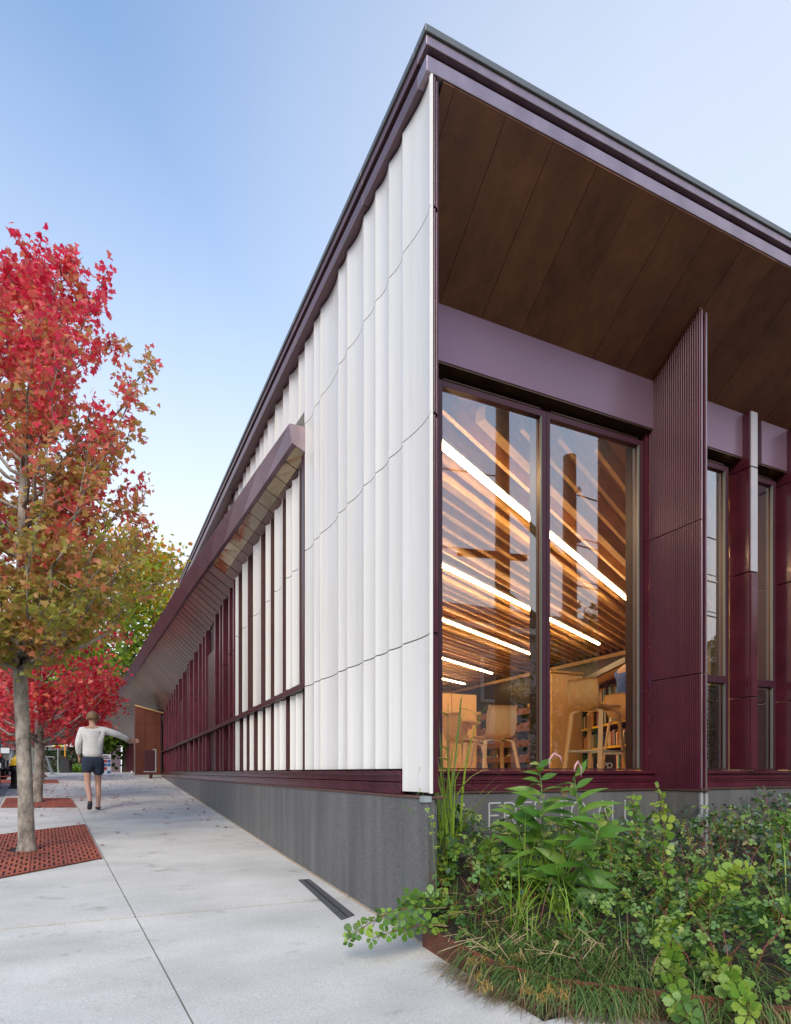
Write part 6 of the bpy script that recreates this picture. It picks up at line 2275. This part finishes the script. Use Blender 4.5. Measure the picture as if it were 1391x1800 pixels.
# branch spilling over the pavement at the left
b0 = pt(800, 1600, 3.74)
SP = thing('sumac_shrub', 'leafy sumac branch arching out over the pavement from the granite corner', 'shrub', b0, group=None)
sprig(SP, stems_px(b0, [(800, 1600, 3.74), (756, 1592, 3.66), (715, 1596, 3.56), (670, 1610, 3.46), (632, 1635, 3.40), (612, 1652, 3.38)]), SUM_D, 30, .10, .07, M['redstem'], r_, t0=.05, rad=.005)
sprig(SP, stems_px(b0, [(790, 1628, 3.66), (740, 1626, 3.55), (695, 1636, 3.45), (655, 1650, 3.39)]), SUM_D, 22, .09, .065, M['redstem'], r_, t0=.05, rad=.004)
sprig(SP, stems_px(b0, [(785, 1585, 3.72), (745, 1578, 3.63), (714, 1580, 3.56)]), SUM_D, 14, .09, .065, M['redstem'], r_, t0=.05, rad=.004)

# upright sprig
b0 = pt(1172, 1640, 3.75)
b0.z = soil_z(b0.x, b0.y)
UP = thing('sumac_shrub', 'upright sumac sprig with yellow green rounded leaves on a red stem before the granite', 'shrub', b0)
sprig(UP, [(0, 0, 0)] + stems_px(b0, [(1172, 1600, 3.75), (1166, 1530, 3.75), (1168, 1460, 3.75), (1160, 1388, 3.75)]), SUM_L, 30, .115, .07, M['redstem'], r_, t0=.12, rad=.005)
# light sprigs at the lower right
for lab, ctrl, n, me, s in (('pale sumac sprig nodding over the rusty edge, left of the drooping one', [(1170, 1600, 3.3), (1178, 1640, 3.15), (1180, 1690, 2.98), (1182, 1735, 2.8)], 26, SUM_L, .105),
                            ('drooping sumac branch hanging over the steel edge at lower right', [(1215, 1690, 3.2), (1260, 1700, 2.88), (1300, 1740, 2.66), (1320, 1785, 2.48)], 32, SUM_L, .105),
                            ('sumac branch with large fresh leaves rising at the right of the bed', [(1190, 1640, 3.6), (1230, 1590, 3.5), (1270, 1550, 3.45), (1310, 1530, 3.4)], 34, SUM_L, .105),
                            ('dark sumac sprig low against the steel edge near the pavement', [(1190, 1740, 2.75), (1200, 1765, 2.62), (1210, 1790, 2.5)], 16, SUM_D, .09),
                            ('dark green sumac sprig at the right edge of the bed', [(1330, 1620, 3.6), (1355, 1600, 3.55), (1385, 1610, 3.5)], 22, SUM_D, .105),
                            ('mid green sumac sprig between the corner grass and the tall plant', [(850, 1620, 4.0), (858, 1570, 3.95), (850, 1520, 3.9), (862, 1475, 3.9)], 28, SUM_L, .10),
                            ('green sumac sprig touching the granite corner', [(775, 1600, 4.15), (772, 1560, 4.1), (785, 1520, 4.1), (800, 1490, 4.1)], 24, SUM_D, .10),
                            ('green sumac sprig right of the tall corner grass', [(900, 1600, 4.1), (915, 1550, 4.1), (905, 1500, 4.1)], 24, SUM_D, .10),
                            ('tall dark leaved sprig left of the upright sprig', [(1085, 1600, 4.2), (1080, 1530, 4.3), (1070, 1460, 4.35), (1062, 1420, 4.4)], 26, SUM_D, .10),
                            ('dark leaved sprig rising against the carved granite', [(1120, 1600, 4.2), (1125, 1520, 4.3), (1118, 1440, 4.4), (1112, 1405, 4.4)], 24, SUM_D, .095),
                            ('bluish leaved sprig leaning on the granite at far right', [(1360, 1540, 4.4), (1372, 1480, 4.4), (1385, 1425, 4.4)], 24, SUM_D, .095)):
    b0 = pt(*ctrl[0])
    t = thing('sumac_shrub', lab, 'shrub', b0, group=None)
    sprig(t, stems_px(b0, ctrl), me, n, s, s * .8, M['redstem'], r_, t0=.08, rad=.0045)
# leggy stem at the corner with heart shaped leaves
b0 = pt(772, 1620, 3.70)
HV = thing('vine_stem', 'slim vine with heart shaped leaves climbing the granite corner', 'vine', b0)
sprig(HV, stems_px(b0, [(772, 1620, 3.70), (766, 1540, 3.69), (761, 1465, 3.68), (755, 1425, 3.67)]), SUM_L, 9, .05, .03, M['greenstem'], r_, t0=.1, rad=.003)
# curved red dandelion-like stalk at right
b0 = pt(1312, 1690, 3.2)
DS = thing('flower_stalk', 'single curved red stalk with a small bud at the right of the bed', 'flower', b0)
build('stem', MB().tube(stems_px(b0, [(1312, 1692, 3.2), (1345, 1665, 3.2), (1368, 1630, 3.2), (1378, 1604, 3.2)]), [.005, .0045, .004, .003], 6), M['redstem'], DS)
build('bud', MB().lathe([(0, 0), (.010, .004), (.012, .014), (.006, .026), (0, .03)], tuple(pt(1378, 1604, 3.2) - b0), 8), M['sumaclight'], DS)

# ------------------------------------------------------------------ fallen leaves
P = []
r_ = random.Random(55)
for k in range(900):
    y = r_.uniform(-1, 24)
    w = .03 + .97 * min(1, max(0, (y - 4.5) / 7))
    if r_.random() > w:
        continue
    x = r_.uniform(kerb_x(y) + .1, -.1)
    if y < 6 and r_.random() < .6:
        x = r_.uniform(-.35, -.06)
    P.append((x, y, gz(0, y) + .012))
for k in range(110):
    a = r_.choice([(-2.6, 4.4), (-3.0, 10.3), (-3.6, 16.8)])
    P.append((a[0] + r_.gauss(0, .45), a[1] + r_.gauss(0, .7), gz(0, a[1]) + .03))
FL = leaf_cloud('fallen_leaves', [(x, y, gz(0, y) + .018) for x, y, z in P], .060, MAPLE, M['fallen'], None, 66, droop=0, up=6, kind='stuff')
tag(FL, 'dark red fallen maple leaves scattered over the pale pavement', 'fallen leaves')
